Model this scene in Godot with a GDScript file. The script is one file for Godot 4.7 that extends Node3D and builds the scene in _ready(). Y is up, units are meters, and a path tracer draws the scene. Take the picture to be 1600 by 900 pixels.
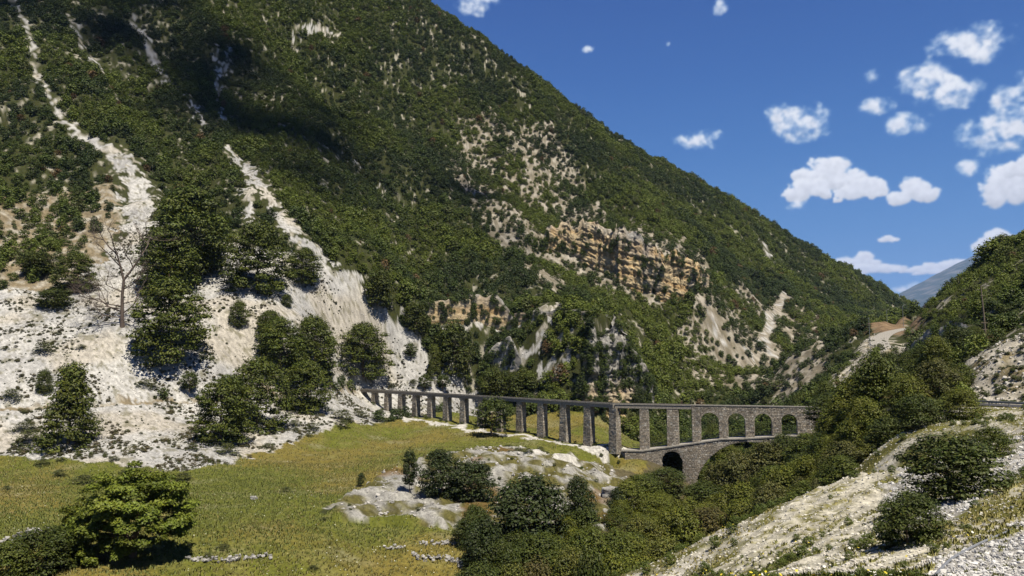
extends Node3D
# A limestone mountain above an old stone aqueduct, a meadow and a wooded gorge, seen from the opposite bank.
# Units are metres; the eye stands at (0, 20, 0) and looks along -z.

const SURVEY := [14.8,13.7,-22, 12.1,13.2,-24, 13.7,13.5,-23.4, 17.5,13.9,-26, 20.1,13.1,-34, 18.2,11.8,-36, 25.8,13.6,-38, 14.4,9.8,-38, 12.5,7.6,-45, 19.3,9.3,-53, 29,10.4,-62, 34.2,10.8,-62, 40.9,12.8,-60, 40.5,12.1,-66, 26.5,11.6,-46, 65,12.2,-95, 56.9,11.8,-95, 50.3,11,-95, 83.6,12.4,-122, 74.2,12.7,-122, 66.9,12.8,-122, 114.1,24.9,-165, 84.3,16.3,-140, 121.6,24.3,-190, 149.3,36.6,-215, 153.1,33.3,-260, 188,51,-300, 231,72.1,-330, 219,64.8,-330, 164.5,34.8,-290, 189.9,33.1,-360, 155.1,23.3,-290, 145.1,23.3,-290, 137,19.8,-300, 109.5,11.1,-255, 102.8,12.7,-210, 97.7,7.9,-215, 93.5,14.1,-170, 200,38,-385, 189,37.2,-390, -55.8,-7,-95, -41.9,-8.5,-100, -27.2,-9,-108, -18.2,-10.2,-120, -9.9,-11.7,-118, -50.8,-7.9,-150, -78.6,-7.8,-185, -108.6,-7.1,-160, -129.4,-5.2,-190, -81,-7.3,-120, -99.4,-7.8,-180, -57.5,-7.8,-225, -44.4,-6.7,-260, -20.5,-6.7,-240, 0,-6.6,-236, 18.9,-6.9,-222, 34.9,-7.2,-205, -33.6,-8,-165, -32.4,-8.1,-128, -19.7,-9.6,-130, -13.6,-8.8,-134, -15.9,-5.2,-187, 0,-5.2,-197, 13.2,-6.8,-194, 24,-9.1,-188, -20.7,-7.5,-153, -12.1,-9,-143, -2.7,-7.5,-162, 6.4,-9.6,-152, 14.4,-11.1,-142, -2.3,-10.9,-136, 26.2,-12,-172, -62.5,0.6,-304, -61.3,2.7,-322, 12.4,-7.8,-290, 31.7,-6.4,-285, -10.3,-3.7,-300, -27.8,-2.9,-325, -146.7,6.5,-214, -125.9,6.2,-226, -105.1,6.9,-245, -82.6,7.4,-275, -68.7,7.7,-320, -119.4,-2.2,-200, -88.7,-3.5,-208, -73.3,-1.4,-245, -62.8,-0.7,-262, -162.7,19.8,-236, -158.8,33.4,-262, -133.8,27.6,-258, -117.5,18.7,-255, -196.2,46.7,-282, -94.8,19.8,-275, -83,30.1,-300, -67.3,11.4,-326, -53.5,19.8,-345, -35.1,11,-340, -17.8,4.4,-345, -190.7,63.2,-312, -235,81.2,-335, -127.6,52.2,-312, -105.2,52.8,-318, -84.1,58.6,-345, -61.1,44.1,-352, -193.9,114.5,-400, -301.9,154.9,-425, -411.7,306.5,-570, -283.7,192.5,-475, -341.3,336.7,-630, -242.9,217.9,-545, -168,149.3,-475, -277.6,379.4,-715, -209.9,294.2,-670, -112,105.2,-425, -70.7,76,-405, -53.4,47.9,-362, -133.2,210.5,-600, -130,468.4,-900, -102.3,248.6,-720, -49.6,133.2,-565, -27.2,262.9,-765, 0,135.2,-575, -38.3,69.3,-440, 0,46.3,-385, 24.6,72.7,-470, -75.2,363.8,-840, -81.1,443,-900, 0,396.8,-920, 83.2,338.4,-935, 169.1,288.8,-955, 259.1,247.4,-980, 352.5,199.5,-1005, 458.3,156.7,-1050, 573.5,110.4,-1100, 616.6,84.8,-1120, 62.1,180.2,-705, 114.9,142.5,-655, 67.2,66.4,-515, 135.3,55.6,-520, 192.9,134.7,-735, 260.9,90.9,-750, 368.7,78.1,-850, 193.5,34.1,-560, 116.3,15.8,-450, 63.9,7,-372, 259,29.9,-600, 154.8,8.1,-450, 452.1,61.9,-900, 40,36.8,-330, 41.4,-1.5,-312, 15.2,38,-352, 0,19.8,-348, 14.3,7.8,-332, 40.2,139.6,-655, 36.9,79.4,-530, 161.9,82,-600, -25.3,38.6,-365, -43.7,38.4,-360, -55.3,0.3,-316.4, -50.5,-1.6,-309, -44.4,-2.3,-301.6, -38,-2.9,-294.1, -31.4,-3.6,-286.7, -24.1,-4,-279.3, -17,-3.9,-271.9, -10.2,-4.5,-264.5, -3.5,-4.7,-257.1, 3.2,-5.1,-249.7, 9.7,-5.7,-242.2, 16.6,-6.1,-234.8, 23.1,-6.4,-227.4, 29.8,-6.5,-220, 236.3,39.2,-420, 337.5,45.4,-600, 443.3,57.4,-800, 363.6,48,-600, 529.5,51,-900, 641.5,61.5,-1120, 725.8,46.1,-1200, 395.6,61,-600, 0,18.3,0, -6,17.6,0, 10,18.4,0, 0,18.4,20, 40,18.6,20, -40,8,20, 25,17.2,-8, 40,17,-22, -4,13.5,-12, 4,14,-20, -12,9,-20, 2,9.5,-32, -25,6,-15, 90,21,-60, 100,32,-110, -10,4,-45, 8,6,-42, -60,-6,-30, -100,-6,-60, -40,-9,-70, 0,-8,-72, 60,-20,-225, 54,-21,-195, 42,-21,-165, 28,-20,-135, 14,-19,-110, 5,-22,-92, -12,-19,-80, 72,-20,-260, 85,-16,-310, 105,-10,-380, 150,0,-480, 50,-2,-120, 38,0,-85, 75,7,-160, 88,4,-200, 100,4,-240, 28,-15,-215, 40,-12,-260, 60,-6,-330, -260,330,-1250, 60,220,-1300, 350,120,-1350, 650,20,-1500, -700,500,-1000, -800,420,-700, -600,250,-450, -500,110,-300, -420,20,-200, -350,-8,-130, -200,-8,-60, 420,75,-420, 300,70,-250, 250,60,-150, 150,35,-80, 470,50,-700, 760,20,-1100, 575,20,-950, -500,520,-1000]
const MEADOW_EDGE := [-138.1,-188.6, -129.8,-190.6, -104.6,-189.1, -90.3,-186.3, -78.3,-184.4, -72.5,-198.2, -68.6,-217.7, -63,-245.8, -54.5,-265.7, -38.8,-283.9, -22.1,-323, -11.4,-333, 13.2,-307.9, 42.1,-307.5, 48.3,-298.1, 64.3,-296, 33.4,-196.6, 26.4,-194.3, 18.6,-218.3, 9.1,-214.6, -6.8,-199, -22,-185, -29.1,-171.2, -32.6,-150.8, -34.4,-137.8, -27.2,-134.3, -17.9,-132.8, -10.7,-133.8, -7.1,-129.7, -6.8,-108.8, -31.7,-95.1, -61.1,-81.4]
const SCREE_EDGE := [-211.6,-276.6, -194.4,-279.6, -182.4,-283.4, -166.7,-276.3, -165.1,-292, -171.8,-314.9, -171.2,-334.4, -173.3,-359.1, -143.3,-328.1, -129,-321.7, -131.4,-341.4, -117.6,-336.5, -107.2,-340.9, -90,-343.9, -72.9,-349.3, -56.7,-353.8, -45.6,-351.9, -30.1,-349.1, -16.4,-347.7, -10.1,-338, -18.2,-326.6, -48.6,-284.2, -60.2,-235.1, -65.6,-192.9, -76.3,-179.8, -101.3,-183.5, -126.6,-186.1, -137,-183]
const BROWN_PATCH := [-272.9,-360.4, -241.4,-370.6, -209.1,-383.1, -183.8,-341.1, -169.8,-299.9, -181.3,-281.9, -207.3,-277.3]
const ROCKY_FACE := [-55.6,-781.5, 44,-824.7, 94.6,-673.4, 182.5,-696.1, 145,-530.4, 88.4,-508.9, 19.3,-443.3, -4.4,-507.9, -30,-569.9, -59.7,-675.9]
const LOWER_RIGHT_SLOPE := [131.8,-523.4, 242.8,-734, 314.2,-786.8, 265.7,-615.1, 119.7,-284.2, 136.4,-396.8, 101,-419.3, 104.9,-485.3]
const KNOLL := [-34,-143.4, -29.4,-173.4, -22.3,-187.1, -7.1,-207.1, 9.3,-217.4, 18.6,-218.8, 26.4,-194.3, 29.2,-172.8, 18.9,-140.3, -2.2,-129.9, -8.9,-131.6, -22.4,-132.6, -31.1,-131.3]
const GRAVEL_FAN := [24.4,-50, 27,-53.5, 46.4,-83.9, 30.9,-54.3, 26.1,-48.1, 21.9,-41.7, 22,-44.2]
const GRAVEL_STRIP := [20.5,-38.4, 23.3,-42.3, 28.3,-47.7, 33,-52.1, 40.6,-61.5, 50.2,-73.6, 44.6,-62.2, 32.8,-48.2, 28.6,-44.4, 21.3,-34.5, 18.8,-32.3, 18,-32.9]
const GRAVEL_CORNER := [9.3,-17.3, 13.3,-23.7, 16.5,-26.5, 19.5,-28.5, 29,-35.9, 11.1,-14, 7.5,-14]
const RILL_BANK := [2.8,-14, 4.1,-17.4, 12.9,-46.5, 19.3,-53.1, 44,-96, 24.9,-50.7, 20.7,-43.1, 15,-28.8, 9.1,-17.3, 7.5,-14]
const RIGHT_SCREE := [78.6,-134.8, 84.3,-140.1, 107.9,-169.1, 116.5,-172.9, 128.2,-176.3, 90,-116.1, 71.9,-99.9, 71.3,-109.4]
const RIGHT_CUTS := [104.3,-248.2, 109.6,-255.1, 131.1,-281.8, 172.6,-363.7, 155.6,-305.6, 119.6,-216.7, 82.2,-147.2, 74.1,-144.2, 90.7,-199.9]
const EARTH_BANK := [185.8,-390.4, 445.3,-909.8, 169.7,-306.1, 163.8,-295.8]
const CHUTES := [
	[-314.6,-476,4.5, -285.1,-451.3,4.5, -250.7,-428.8,6.7, -226.1,-416.1,14.4, -200.2,-391.9,21, -179.4,-349.7,20, -166.9,-313.6,24.4, -163.5,-289.3,27.6],
	[-190.4,-479.7,4.5, -167.1,-456,11.1, -138.4,-408.8,10.6, -116,-367.5,8.9, -101,-349.9,7.6, -84.5,-346.3,8.4, -63.8,-350.2,9.1, -48.6,-351.9,9.1],
	[-155.2,-424.4,5.1, -136,-379.4,5.3, -122.3,-349.2,6],
	[-405.6,-574.5,4.5, -361.2,-532.3,4.5, -314.6,-476,4.5],
	[-334,-615.2,4.5, -316,-600.3,4.5, -283.8,-565.8,6.9],
	[-305.9,-591.9,4.5, -263.8,-551.8,4.5, -235.3,-528.6,4.5, -212.5,-496.5,4.5],
	[-260.3,-623.8,4.5, -236.4,-579.2,4.5, -223.3,-545.1,4.5],
	[-248,-631.3,4.5, -237.6,-584.4,4.5],
	[-208.9,-520.1,4.5, -219.3,-541.6,4.5],
	[-360.1,-575,4.5, -341.2,-558.1,4.5, -299.2,-518.6,4.5, -317.1,-542.3,4.5],
	[-226.1,-738.9,5.1, -213.8,-704.9,4.5],
	[-220.1,-741.4,7.7, -212,-760.1,10.5, -188.4,-776.6,6.7],
	[282.7,-760.1,6.6, 217.3,-619.4,7.5, 179.8,-531.2,6.4, 181.5,-513.9,7.1],
	[315,-923.2,8, 310.3,-884.4,10.7],
	[328,-911.8,6.3, 332.1,-902.1,7.8],
	[138.5,-518.8,4.5, 140.2,-509.7,5.3, 145.3,-502.6,4.5],
	[114.9,-444.9,4.5, 137.4,-484,5, 155.9,-496.2,4.5],
	[161.4,-512.3,4.5, 166.5,-508.5,4.5],
	[-51.9,-356.5,4.5, -31.6,-364.7,4.5, -3.2,-368.6,4.5],
	[0,-366.2,4.5, 21.2,-349.2,4.5, 59.9,-446.4,4.5],
	[0,-349.1,4.5, 9,-345.7,4.5, 13.4,-344.9,4.5],
	[11.6,-337.5,4.5, 22.4,-326,4.5],
	[-131.3,-580.9,4.5, -120.4,-567,4.5],
	[-104.5,-563.4,4.5, -97.1,-550.9,4.8],
	[-40.5,-336.5,4.5, -24.1,-349.4,4.5],
	[-29.3,-340.9,4.7, -33.1,-322.1,5.6, -39.6,-308.1,4.5],
	[-52.1,-345.5,6, -37.6,-336.7,5.8, -23.3,-339.4,5.3],
]
const FOOT_PATH := [-66.1,-320.8, -55.5,-308.7, -44.1,-286.6, -23.3,-272.9, -8.7,-254.2, 6.2,-240.5, 19.4,-227.6, 30,-220.3, 38.2,-224]
const TERRACE_TRACK := [-151.8,-211, -146.5,-213.7, -135.8,-220.1, -126.1,-226.3, -115,-235.4, -105,-245, -92.6,-257.1, -82.6,-274.8, -70,-291.3, -66.5,-322.7]
const CLIFFS := [
	[2.0, 21.6,101.7,-548.2,1.4, 27.9,100.1,-550.6,19.1, 38.5,95.3,-551.3,27.7, 50.2,88.6,-547.9,34.2, 63.7,81.6,-541.2,39.8, 75.7,72.2,-527.5,43.4, 91.1,68.6,-523.7,39.9, 106.1,63.7,-519.5,35.1, 119.3,60,-518.4,31.4, 131.8,60.3,-523.4,29.9, 148.2,66.5,-553.7,19.2, 160.7,69.6,-578.1,1.5],
	[1.0, 25.9,-1.3,-308.6,0.5, 29.4,-2.4,-306.8,26.6, 32.6,-4.1,-305.1,39.6, 38,-5.3,-306.3,43, 44.6,-5.3,-310.1,44.3, 51.2,-4.4,-315,38.2, 58.3,-4.2,-327.6,25.5, 65.8,-3.9,-342.8,11.9, 70.9,-4.4,-354,0.6],
	[1.5, -53.7,38.1,-354.6,0.6, -49.5,38.2,-357.3,4.3, -43.6,37.7,-359.6,8.7, -31.5,38.6,-363.7,10.1, -17.5,39.4,-368.2,10.8, -8,38.8,-368.6,12.1, -1.6,37.7,-365.6,7, 1.6,36.9,-362.8,0.6],
	[1.2, 1.6,38.6,-365.2,2.5, 15.3,38,-352.2,3.7, 26.7,37.5,-342.8,5.3, 37.1,36.3,-329.7,4, 40,36,-329.7,0.9],
	[0.2, -12.8,19.8,-354.2,0.6, -9.7,18.8,-352.8,6.1, -6,17.9,-350.5,11.5, -1.2,17.4,-347.1,12.6, 2.4,18,-345.4,6, 4.7,18,-344.1,0.6],
	[0.4, 120.1,21.4,-223.2,0.4, 119.1,21.3,-217.4,3.8, 119.7,22.1,-213.5,6.3, 119.2,22.5,-203.2,7.4, 120.1,23.2,-195.9,6.1, 121,24,-190.6,0.3],
]
const GULLIES := [
	[15, 42, -212.1,-716.1, -153.3,-637.9, -96.2,-546, -62,-488.6, -38.1,-397.9],
	[9, 25, -326.8,-559.7, -230.4,-471.9, -153.9,-372.7],
	[12, 36, -30.7,-858.6, 34,-767.8, 96.9,-689.3],
	[10, 30, 219.4,-861.4, 253.2,-785, 235.7,-632.9],
]
const TREES := [
	[-137.4, -315.3, 34.9, 36.6, "plane", "tall dark plane tree at the top of the close group on the white scree"],
	[-138.8, -298.4, 27.1, 25.3, "plane", "leafy plane tree directly behind the bare grey tree's right branches"],
	[-117.4, -256.1, 24.8, 27.9, "plane", "largest lone dark green tree low on the white scree, right of the bare tree"],
	[-106.1, -306.5, 24.4, 29.2, "plane", "broad dark tree at the foot of the narrow scree chute"],
	[-93.9, -329.1, 14.8, 15.7, "plane", "smaller tree touching the right side of the broad tree under the chute"],
	[-63.9, -350.8, 15.2, 17, "oak", "rounded dark tree on the upper edge of the scree below the bushy slope"],
	[-170.4, -286.1, 14.4, 15.4, "plane", "layered green tree left of the bare tree"],
	[-168.9, -272.6, 12.7, 6.6, "oak", "low spreading bush beneath the layered tree left of the bare tree"],
	[-190.9, -295.3, 14.3, 8.7, "oak", "dark low bush at the lower rim of the brown slope"],
	[-105, -282.7, 6.9, 9.8, "oak", "narrow upright bush standing alone on the scree, left of the round bush"],
	[-93, -304.6, 4.7, 5, "oak", "tiny round bush on the thin track across the scree"],
	[-93.4, -286, 11.4, 10.4, "plane", "small tree top peeping out above the paired trees"],
	[-86.7, -278.4, 18.8, 21.2, "plane", "left tree of the joined pair in the middle of the scree"],
	[-76.7, -289.3, 19, 22, "plane", "right tree of the joined pair in the middle of the scree"],
	[-72.9, -266.1, 18.4, 18, "plane", "tree in front of the joined pair, nearest to the aqueduct's upper end"],
	[-65.7, -328.1, 21.6, 23.3, "plane", "separate round tree right of the joined pair, above the aqueduct's upper end"],
	[-83.1, -214.2, 16.7, 18.9, "plane", "front tree of the overlapping pair at the foot of the scree"],
	[-80.5, -235.7, 17.5, 22, "plane", "rear tree of the overlapping pair at the foot of the scree"],
	[-117.7, -198.7, 17.2, 21.3, "spire", "pointed leafy tree at the foot of the scree near the picture's left side"],
	[-140.8, -224.7, 5.1, 7, "oak", "pale thin bush beside the tip of the pointed tree"],
	[-107, -247.3, 6.4, 7.1, "stem", "little tree with a clear stem on the terrace track"],
	[-47.1, -345.7, 5.4, 7.8, "stem", "little stemmed tree high on the scree above the aqueduct"],
	[-39, -334.2, 5.8, 7.2, "stem", "little dark tree just above the aqueduct deck"],
	[-31.3, -337.5, 6.4, 7, "stem", "little dark tree on the scree beside the light track above the deck"],
	[-35.9, -342.4, 9.5, 13.6, "spire", "narrow pointed tree at the right border of the scree"],
	[-27, -348.4, 16.9, 24.1, "oak", "tall dark oak at the right border of the scree"],
	[-9.4, -340.6, 14.7, 14.7, "oak", "fresh green tree behind the middle of the aqueduct deck"],
	[4.6, -334.2, 13.9, 12.7, "oak", "bright green rounded tree behind the deck, beside the rock rib"],
	[-46, -354.8, 12.3, 13.5, "oak", "dark oak under the rocky bluff at the scree border"],
	[-6.7, -246.2, 11.1, 12.8, "stem", "single tree standing before the aqueduct piers beside the footpath"],
	[-20.3, -149.7, 4.1, 8.6, "thin", "slim tree with a thin stem on the grey knoll"],
	[-13.9, -149.1, 7.5, 8.8, "holm", "left of the two dark evergreen bushes on the knoll face"],
	[-8, -150.6, 8.6, 8.1, "holm", "right of the two dark evergreen bushes on the knoll face"],
	[3.1, -130.9, 13.1, 12.2, "holm", "wide dark evergreen clump hiding the knoll's lower rocks"],
	[12.1, -136.7, 5.4, 10.9, "holm", "narrow dark evergreen clinging to the knoll's right face"],
	[-33.1, -164.8, 2.3, 3.1, "thin", "tiny tree on the meadow edge left of the knoll"],
	[-4.4, -118.2, 6.3, 8.6, "holm", "dark bush at the bottom end of the knoll beside the meadow"],
	[22.8, -160.5, 5, 6.1, "holm", "small dark bush at the right foot of the knoll"],
	[53.9, -315, 5.5, 14.2, "holm", "dark slim tree seen between two piers next to the grey cliff"],
	[-59.6, -95.9, 7.5, 5.8, "gorge", "untidy bush at the left corner of the meadow beside the big tree"],
	[-61.4, -92.7, 5.6, 4.8, "gorge", "grey green bush cut by the picture's left border"],
	[22.5, -38.4, 4.5, 3.6, "gorge", "large dark bush on the gravel of the near bank"],
	[15.7, -30.1, 2.5, 2.2, "gorge", "loose bush with thin twigs below the large bank bush"],
	[37.6, -59.3, 3.1, 2.6, "gorge", "bush on the near bank under the guard rail"],
]
const GORGE := [
	[37.5, -188, 9.8, 3.8],
	[30.2, -178, 8.6, 4.1],
	[50.7, -196, 10.9, 6.9],
	[56.4, -202, 7.7, 12.2],
	[59.6, -200, 9.7, 14.9],
	[66.9, -201, 9.7, 13.8],
	[73.8, -202, 8, 10.2],
	[83.8, -192, 13.3, 5],
	[75, -188, 10.7, 5.2],
	[83.1, -178, 10.2, 3.2],
	[72.3, -160, 9.7, 3],
	[63.2, -160, 8.3, 3],
	[60.3, -175, 9.4, 9.4],
	[51.3, -168, 8.7, 10.6],
	[39.3, -150, 8.6, 9.4],
	[49.8, -140, 7.3, 3.8],
	[41.3, -132, 6.6, 7.5],
	[31.2, -142, 7.9, 11.3],
	[23.3, -138, 7.6, 8.9],
	[16.2, -128, 6.4, 8],
	[23.9, -118, 7.2, 9.7],
	[29.3, -112, 6.2, 8],
	[8.5, -112, 5.8, 11.2],
	[3.6, -108, 5.4, 11.5],
	[14.3, -106, 6.4, 12.1],
	[17.6, -100, 5.7, 11.4],
	[31.5, -104, 5, 5.2],
	[0, -104, 4.5, 12.3],
	[21.6, -92, 4.8, 9.2],
	[51, -128, 5.1, 3],
	[58.7, -138, 7.4, 3],
	[69.4, -140, 7.3, 3],
	[62.6, -118, 5.1, 3],
	[58.2, -104, 4.1, 3],
	[53.2, -106, 4.6, 3],
	[52.4, -96, 3.3, 3],
	[59.9, -100, 4.3, 3],
	[53.8, -116, 4.6, 3],
	[45, -104, 3.6, 3],
	[50.9, -182, 7.9, 7.3],
	[10.3, -98, 4.2, 16.2],
]
const CUSHIONS := [
	[-164.7, -241, 2.9],
	[-152.9, -242.8, 8],
	[-143.4, -247.2, 3.4],
	[-119.5, -241.8, 5.4],
	[-116.7, -241.7, 4.6],
	[-146.8, -218.9, 6.8],
	[-127.5, -198.7, 8.6],
	[-133.7, -204.8, 5.7],
	[-86.5, -202.9, 4.2],
	[-77.4, -204.2, 6.7],
	[-70.7, -218.4, 3.8],
	[-71.2, -245.1, 4.7],
	[-65.6, -245.9, 5.5],
	[-69.2, -238.9, 3.3],
	[-64.6, -238.2, 2.9],
	[-59.4, -263.3, 9.1],
	[-56.4, -278, 5.8],
	[-57.1, -253.9, 5.7],
	[-115.7, -185.3, 4.2],
	[-95.3, -168, 5.2],
	[-106.2, -176.9, 4],
	[-92.6, -181.7, 4.1],
	[-77.1, -175.9, 4.9],
	[-47.9, -159.6, 2.8],
	[-41.6, -109.3, 2.1],
	[-42, -105.6, 2],
	[-32.6, -131.6, 1.7],
	[-1.3, -212.2, 4.8],
	[1.6, -192.3, 5.3],
	[8.4, -218.4, 3.8],
	[4.1, -186.6, 2.9],
	[-27.9, -106.6, 1.5],
	[-104.9, -156.6, 2.4],
	[-113.2, -188.7, 2.6],
	[-100.6, -190.7, 3],
	[-80.3, -253.4, 3.5],
	[-59.3, -321.6, 4.5],
	[-53.8, -333.2, 4.6],
	[-44.8, -336.6, 4.7],
	[29.9, -167, 2.6],
]
const CLOUDS := [[21.78,16.83,1.97,1.18,1], [20.25,17.79,0.82,0.65,1], [14.42,16.30,1.65,0.72,1], [23.65,12.64,1.97,1.57,0], [22.14,11.88,1.48,1.19,0], [25.48,11.49,1.54,1.07,0], [21.37,11.12,0.79,0.42,1], [28.82,11.02,1.31,1.16,0], [32.70,20.39,2.25,0.92,1], [33.39,19.58,1.10,0.66,1], [29.95,18.50,1.65,1.29,1], [31.62,17.51,1.51,1.01,1], [26.91,17.31,0.99,0.58,1], [28.65,15.87,1.51,0.70,1], [34.17,14.51,2.17,1.23,1], [34.56,15.25,1.39,1.47,1], [34.83,10.77,1.63,1.95,0], [35.24,11.93,1.01,0.89,0], [32.09,12.48,0.66,0.59,1], [27.19,8.17,0.59,0.35,0], [25.23,6.69,1.23,0.81,0], [26.62,6.16,1.52,0.58,0], [30.48,6.03,1.11,0.64,0], [29.34,5.84,0.99,0.39,0], [33.34,7.43,1.19,0.83,0], [32.53,6.99,0.57,0.33,1], [28.53,4.75,1.15,0.39,1], [-3.10,26.52,1.66,0.79,1], [6.04,23.23,0.48,0.25,1], [35.57,17.63,0.55,0.56,1], [34.64,16.64,1.05,0.65,1], [26.59,19.26,0.50,0.53,1], [16.34,25.33,0.61,0.48,1], [12.31,23.17,0.21,0.19,1]]
const ROAD_B := [Vector3(131.5, 23, -225), Vector3(135.1, 23.1, -240), Vector3(140.6, 23.2, -262), Vector3(139.3, 23.3, -275), Vector3(148.5, 26.5, -300), Vector3(171.8, 31.0, -340), Vector3(192.3, 34.0, -365), Vector3(219.9, 37.0, -395)]

var rng := RandomNumberGenerator.new()
var n_big := FastNoiseLite.new()
var n_mid := FastNoiseLite.new()
var n_fine := FastNoiseLite.new()
var n_rid := FastNoiseLite.new()
var n_rock := FastNoiseLite.new()
var xs := PackedFloat32Array()
var zs := PackedFloat32Array()
var hts := PackedFloat32Array()
var nx := 0
var nz := 0
var zones := {}
var chutes := []
var cliffs := []
var taken := {}
var M := {}
var roads := []
var gullies := []
var path_pts := PackedVector2Array()
var track_pts := PackedVector2Array()
var road_line := PackedVector2Array()

# ---------------------------------------------------------------- naming
func numbered(called: String) -> String:
	if not taken.has(called):
		taken[called] = 0
		return called
	taken[called] += 1
	return "%s_%03d" % [called, taken[called]]

func tag(o: Node3D, label := "", category := "", group := "", kind := "") -> void:
	if label: o.set_meta("label", label)
	if category: o.set_meta("category", category)
	if group: o.set_meta("group", group)
	if kind: o.set_meta("kind", kind)

func thing(called: String, at := Vector3.ZERO) -> Node3D:
	var o := Node3D.new()
	o.name = numbered(called)
	add_child(o)
	o.position = at
	return o

func part(called: String, mesh: Mesh, mat: Material, parent: Node3D) -> MeshInstance3D:
	var o := MeshInstance3D.new()
	o.name = numbered(called) if parent == self else called
	o.mesh = mesh
	if mat: o.set_surface_override_material(0, mat)
	parent.add_child(o, true)
	return o

# ---------------------------------------------------------------- raw meshes
class Geo:
	var v := PackedVector3Array()
	var n := PackedVector3Array()
	var c := PackedColorArray()
	var i := PackedInt32Array()
	func mesh() -> ArrayMesh:
		var a := []
		a.resize(Mesh.ARRAY_MAX)
		a[Mesh.ARRAY_VERTEX] = v
		if n.size() == v.size(): a[Mesh.ARRAY_NORMAL] = n
		if c.size() == v.size(): a[Mesh.ARRAY_COLOR] = c
		a[Mesh.ARRAY_INDEX] = i
		var m := ArrayMesh.new()
		m.add_surface_from_arrays(Mesh.PRIMITIVE_TRIANGLES, a)
		return m
	func quad(p0: Vector3, p1: Vector3, p2: Vector3, p3: Vector3, nn: Vector3, col := Color.WHITE) -> void:
		# p0..p3 round the face; turned so that the front runs clockwise seen from nn
		var b := v.size()
		v.append_array([p0, p1, p2, p3])
		n.append_array([nn, nn, nn, nn])
		c.append_array([col, col, col, col])
		if (p1 - p0).cross(p2 - p0).dot(nn) > 0.0:
			i.append_array([b, b + 2, b + 1, b, b + 3, b + 2])
		else:
			i.append_array([b, b + 1, b + 2, b, b + 2, b + 3])
	func box(o: Vector3, ax: Vector3, ay: Vector3, az: Vector3, col := Color.WHITE) -> void:
		# centre o, half-axes ax, ay, az
		for s in [1.0, -1.0]:
			quad(o + ax * s - ay - az, o + ax * s + ay - az, o + ax * s + ay + az, o + ax * s - ay + az, (ax * s).normalized(), col)
			quad(o + ay * s - ax - az, o + ay * s + ax - az, o + ay * s + ax + az, o + ay * s - ax + az, (ay * s).normalized(), col)
			quad(o + az * s - ax - ay, o + az * s + ax - ay, o + az * s + ax + ay, o + az * s - ax + ay, (az * s).normalized(), col)
	func tube(pts: Array, radii: Array, sides: int, col := Color.WHITE) -> void:
		var b := v.size()
		for k in pts.size():
			var d: Vector3 = (pts[mini(k + 1, pts.size() - 1)] - pts[maxi(k - 1, 0)]).normalized()
			var u := d.cross(Vector3(0.31, 0.17, 0.93)).normalized()
			var w := d.cross(u)
			for s in sides:
				var an := TAU * s / sides
				var o := u * cos(an) + w * sin(an)
				v.append(pts[k] + o * float(radii[k]))
				n.append(o)
				c.append(col)
		for k in pts.size() - 1:
			for s in sides:
				var p := b + k * sides + s
				var q := b + k * sides + (s + 1) % sides
				i.append_array([p, p + sides, q, q, p + sides, q + sides])

func noise_setup(n: FastNoiseLite, sd: int, freq: float, oct: int, kind := FastNoiseLite.TYPE_SIMPLEX_SMOOTH) -> void:
	n.seed = sd
	n.frequency = freq
	n.noise_type = kind
	n.fractal_octaves = oct
	n.fractal_type = FastNoiseLite.FRACTAL_FBM

# ---------------------------------------------------------------- materials
func grain_image(size: int, sd: int, freq: float, lo: float, hi: float, power: float, spots := 0.0) -> Image:
	var f := FastNoiseLite.new()
	noise_setup(f, sd, freq, 4)
	var a := f.get_seamless_image(size, size)
	a.convert(Image.FORMAT_RGB8)
	var g := FastNoiseLite.new()
	noise_setup(g, sd + 7, freq * 3.0, 2, FastNoiseLite.TYPE_CELLULAR)
	var b := g.get_seamless_image(size, size)
	for y in size:
		for x in size:
			var t := pow(a.get_pixel(x, y).r, power)
			var s := b.get_pixel(x, y).r
			var r := lerpf(lo, hi, clampf(t * 0.7 + s * 0.3, 0.0, 1.0))
			if spots > 0.0 and s < spots: r *= 0.55
			a.set_pixel(x, y, Color(r, r, r))
	return a

func tex(im: Image) -> ImageTexture:
	im.generate_mipmaps()
	return ImageTexture.create_from_image(im)

func mat(color: Color, rough := 0.95, vertex := true) -> StandardMaterial3D:
	var m := StandardMaterial3D.new()
	m.albedo_color = color
	m.roughness = rough
	m.metallic_specular = 0.2
	m.vertex_color_use_as_albedo = vertex
	return m

func triplanar(m: StandardMaterial3D, t: Texture2D, scale: float, bump := 0.0) -> StandardMaterial3D:
	m.albedo_texture = t
	m.uv1_triplanar = true
	m.uv1_world_triplanar = true
	m.uv1_scale = Vector3.ONE * scale
	if bump > 0.0:
		m.heightmap_enabled = true
		m.heightmap_texture = t
		m.heightmap_scale = bump
	return m

func leaf_mat(tint: Color) -> StandardMaterial3D:
	var m := mat(tint, 0.6)
	m.metallic_specular = 0.35
	m.backlight_enabled = true
	m.backlight = Color(0.42, 0.5, 0.16)
	m.cull_mode = BaseMaterial3D.CULL_DISABLED
	return m

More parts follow.
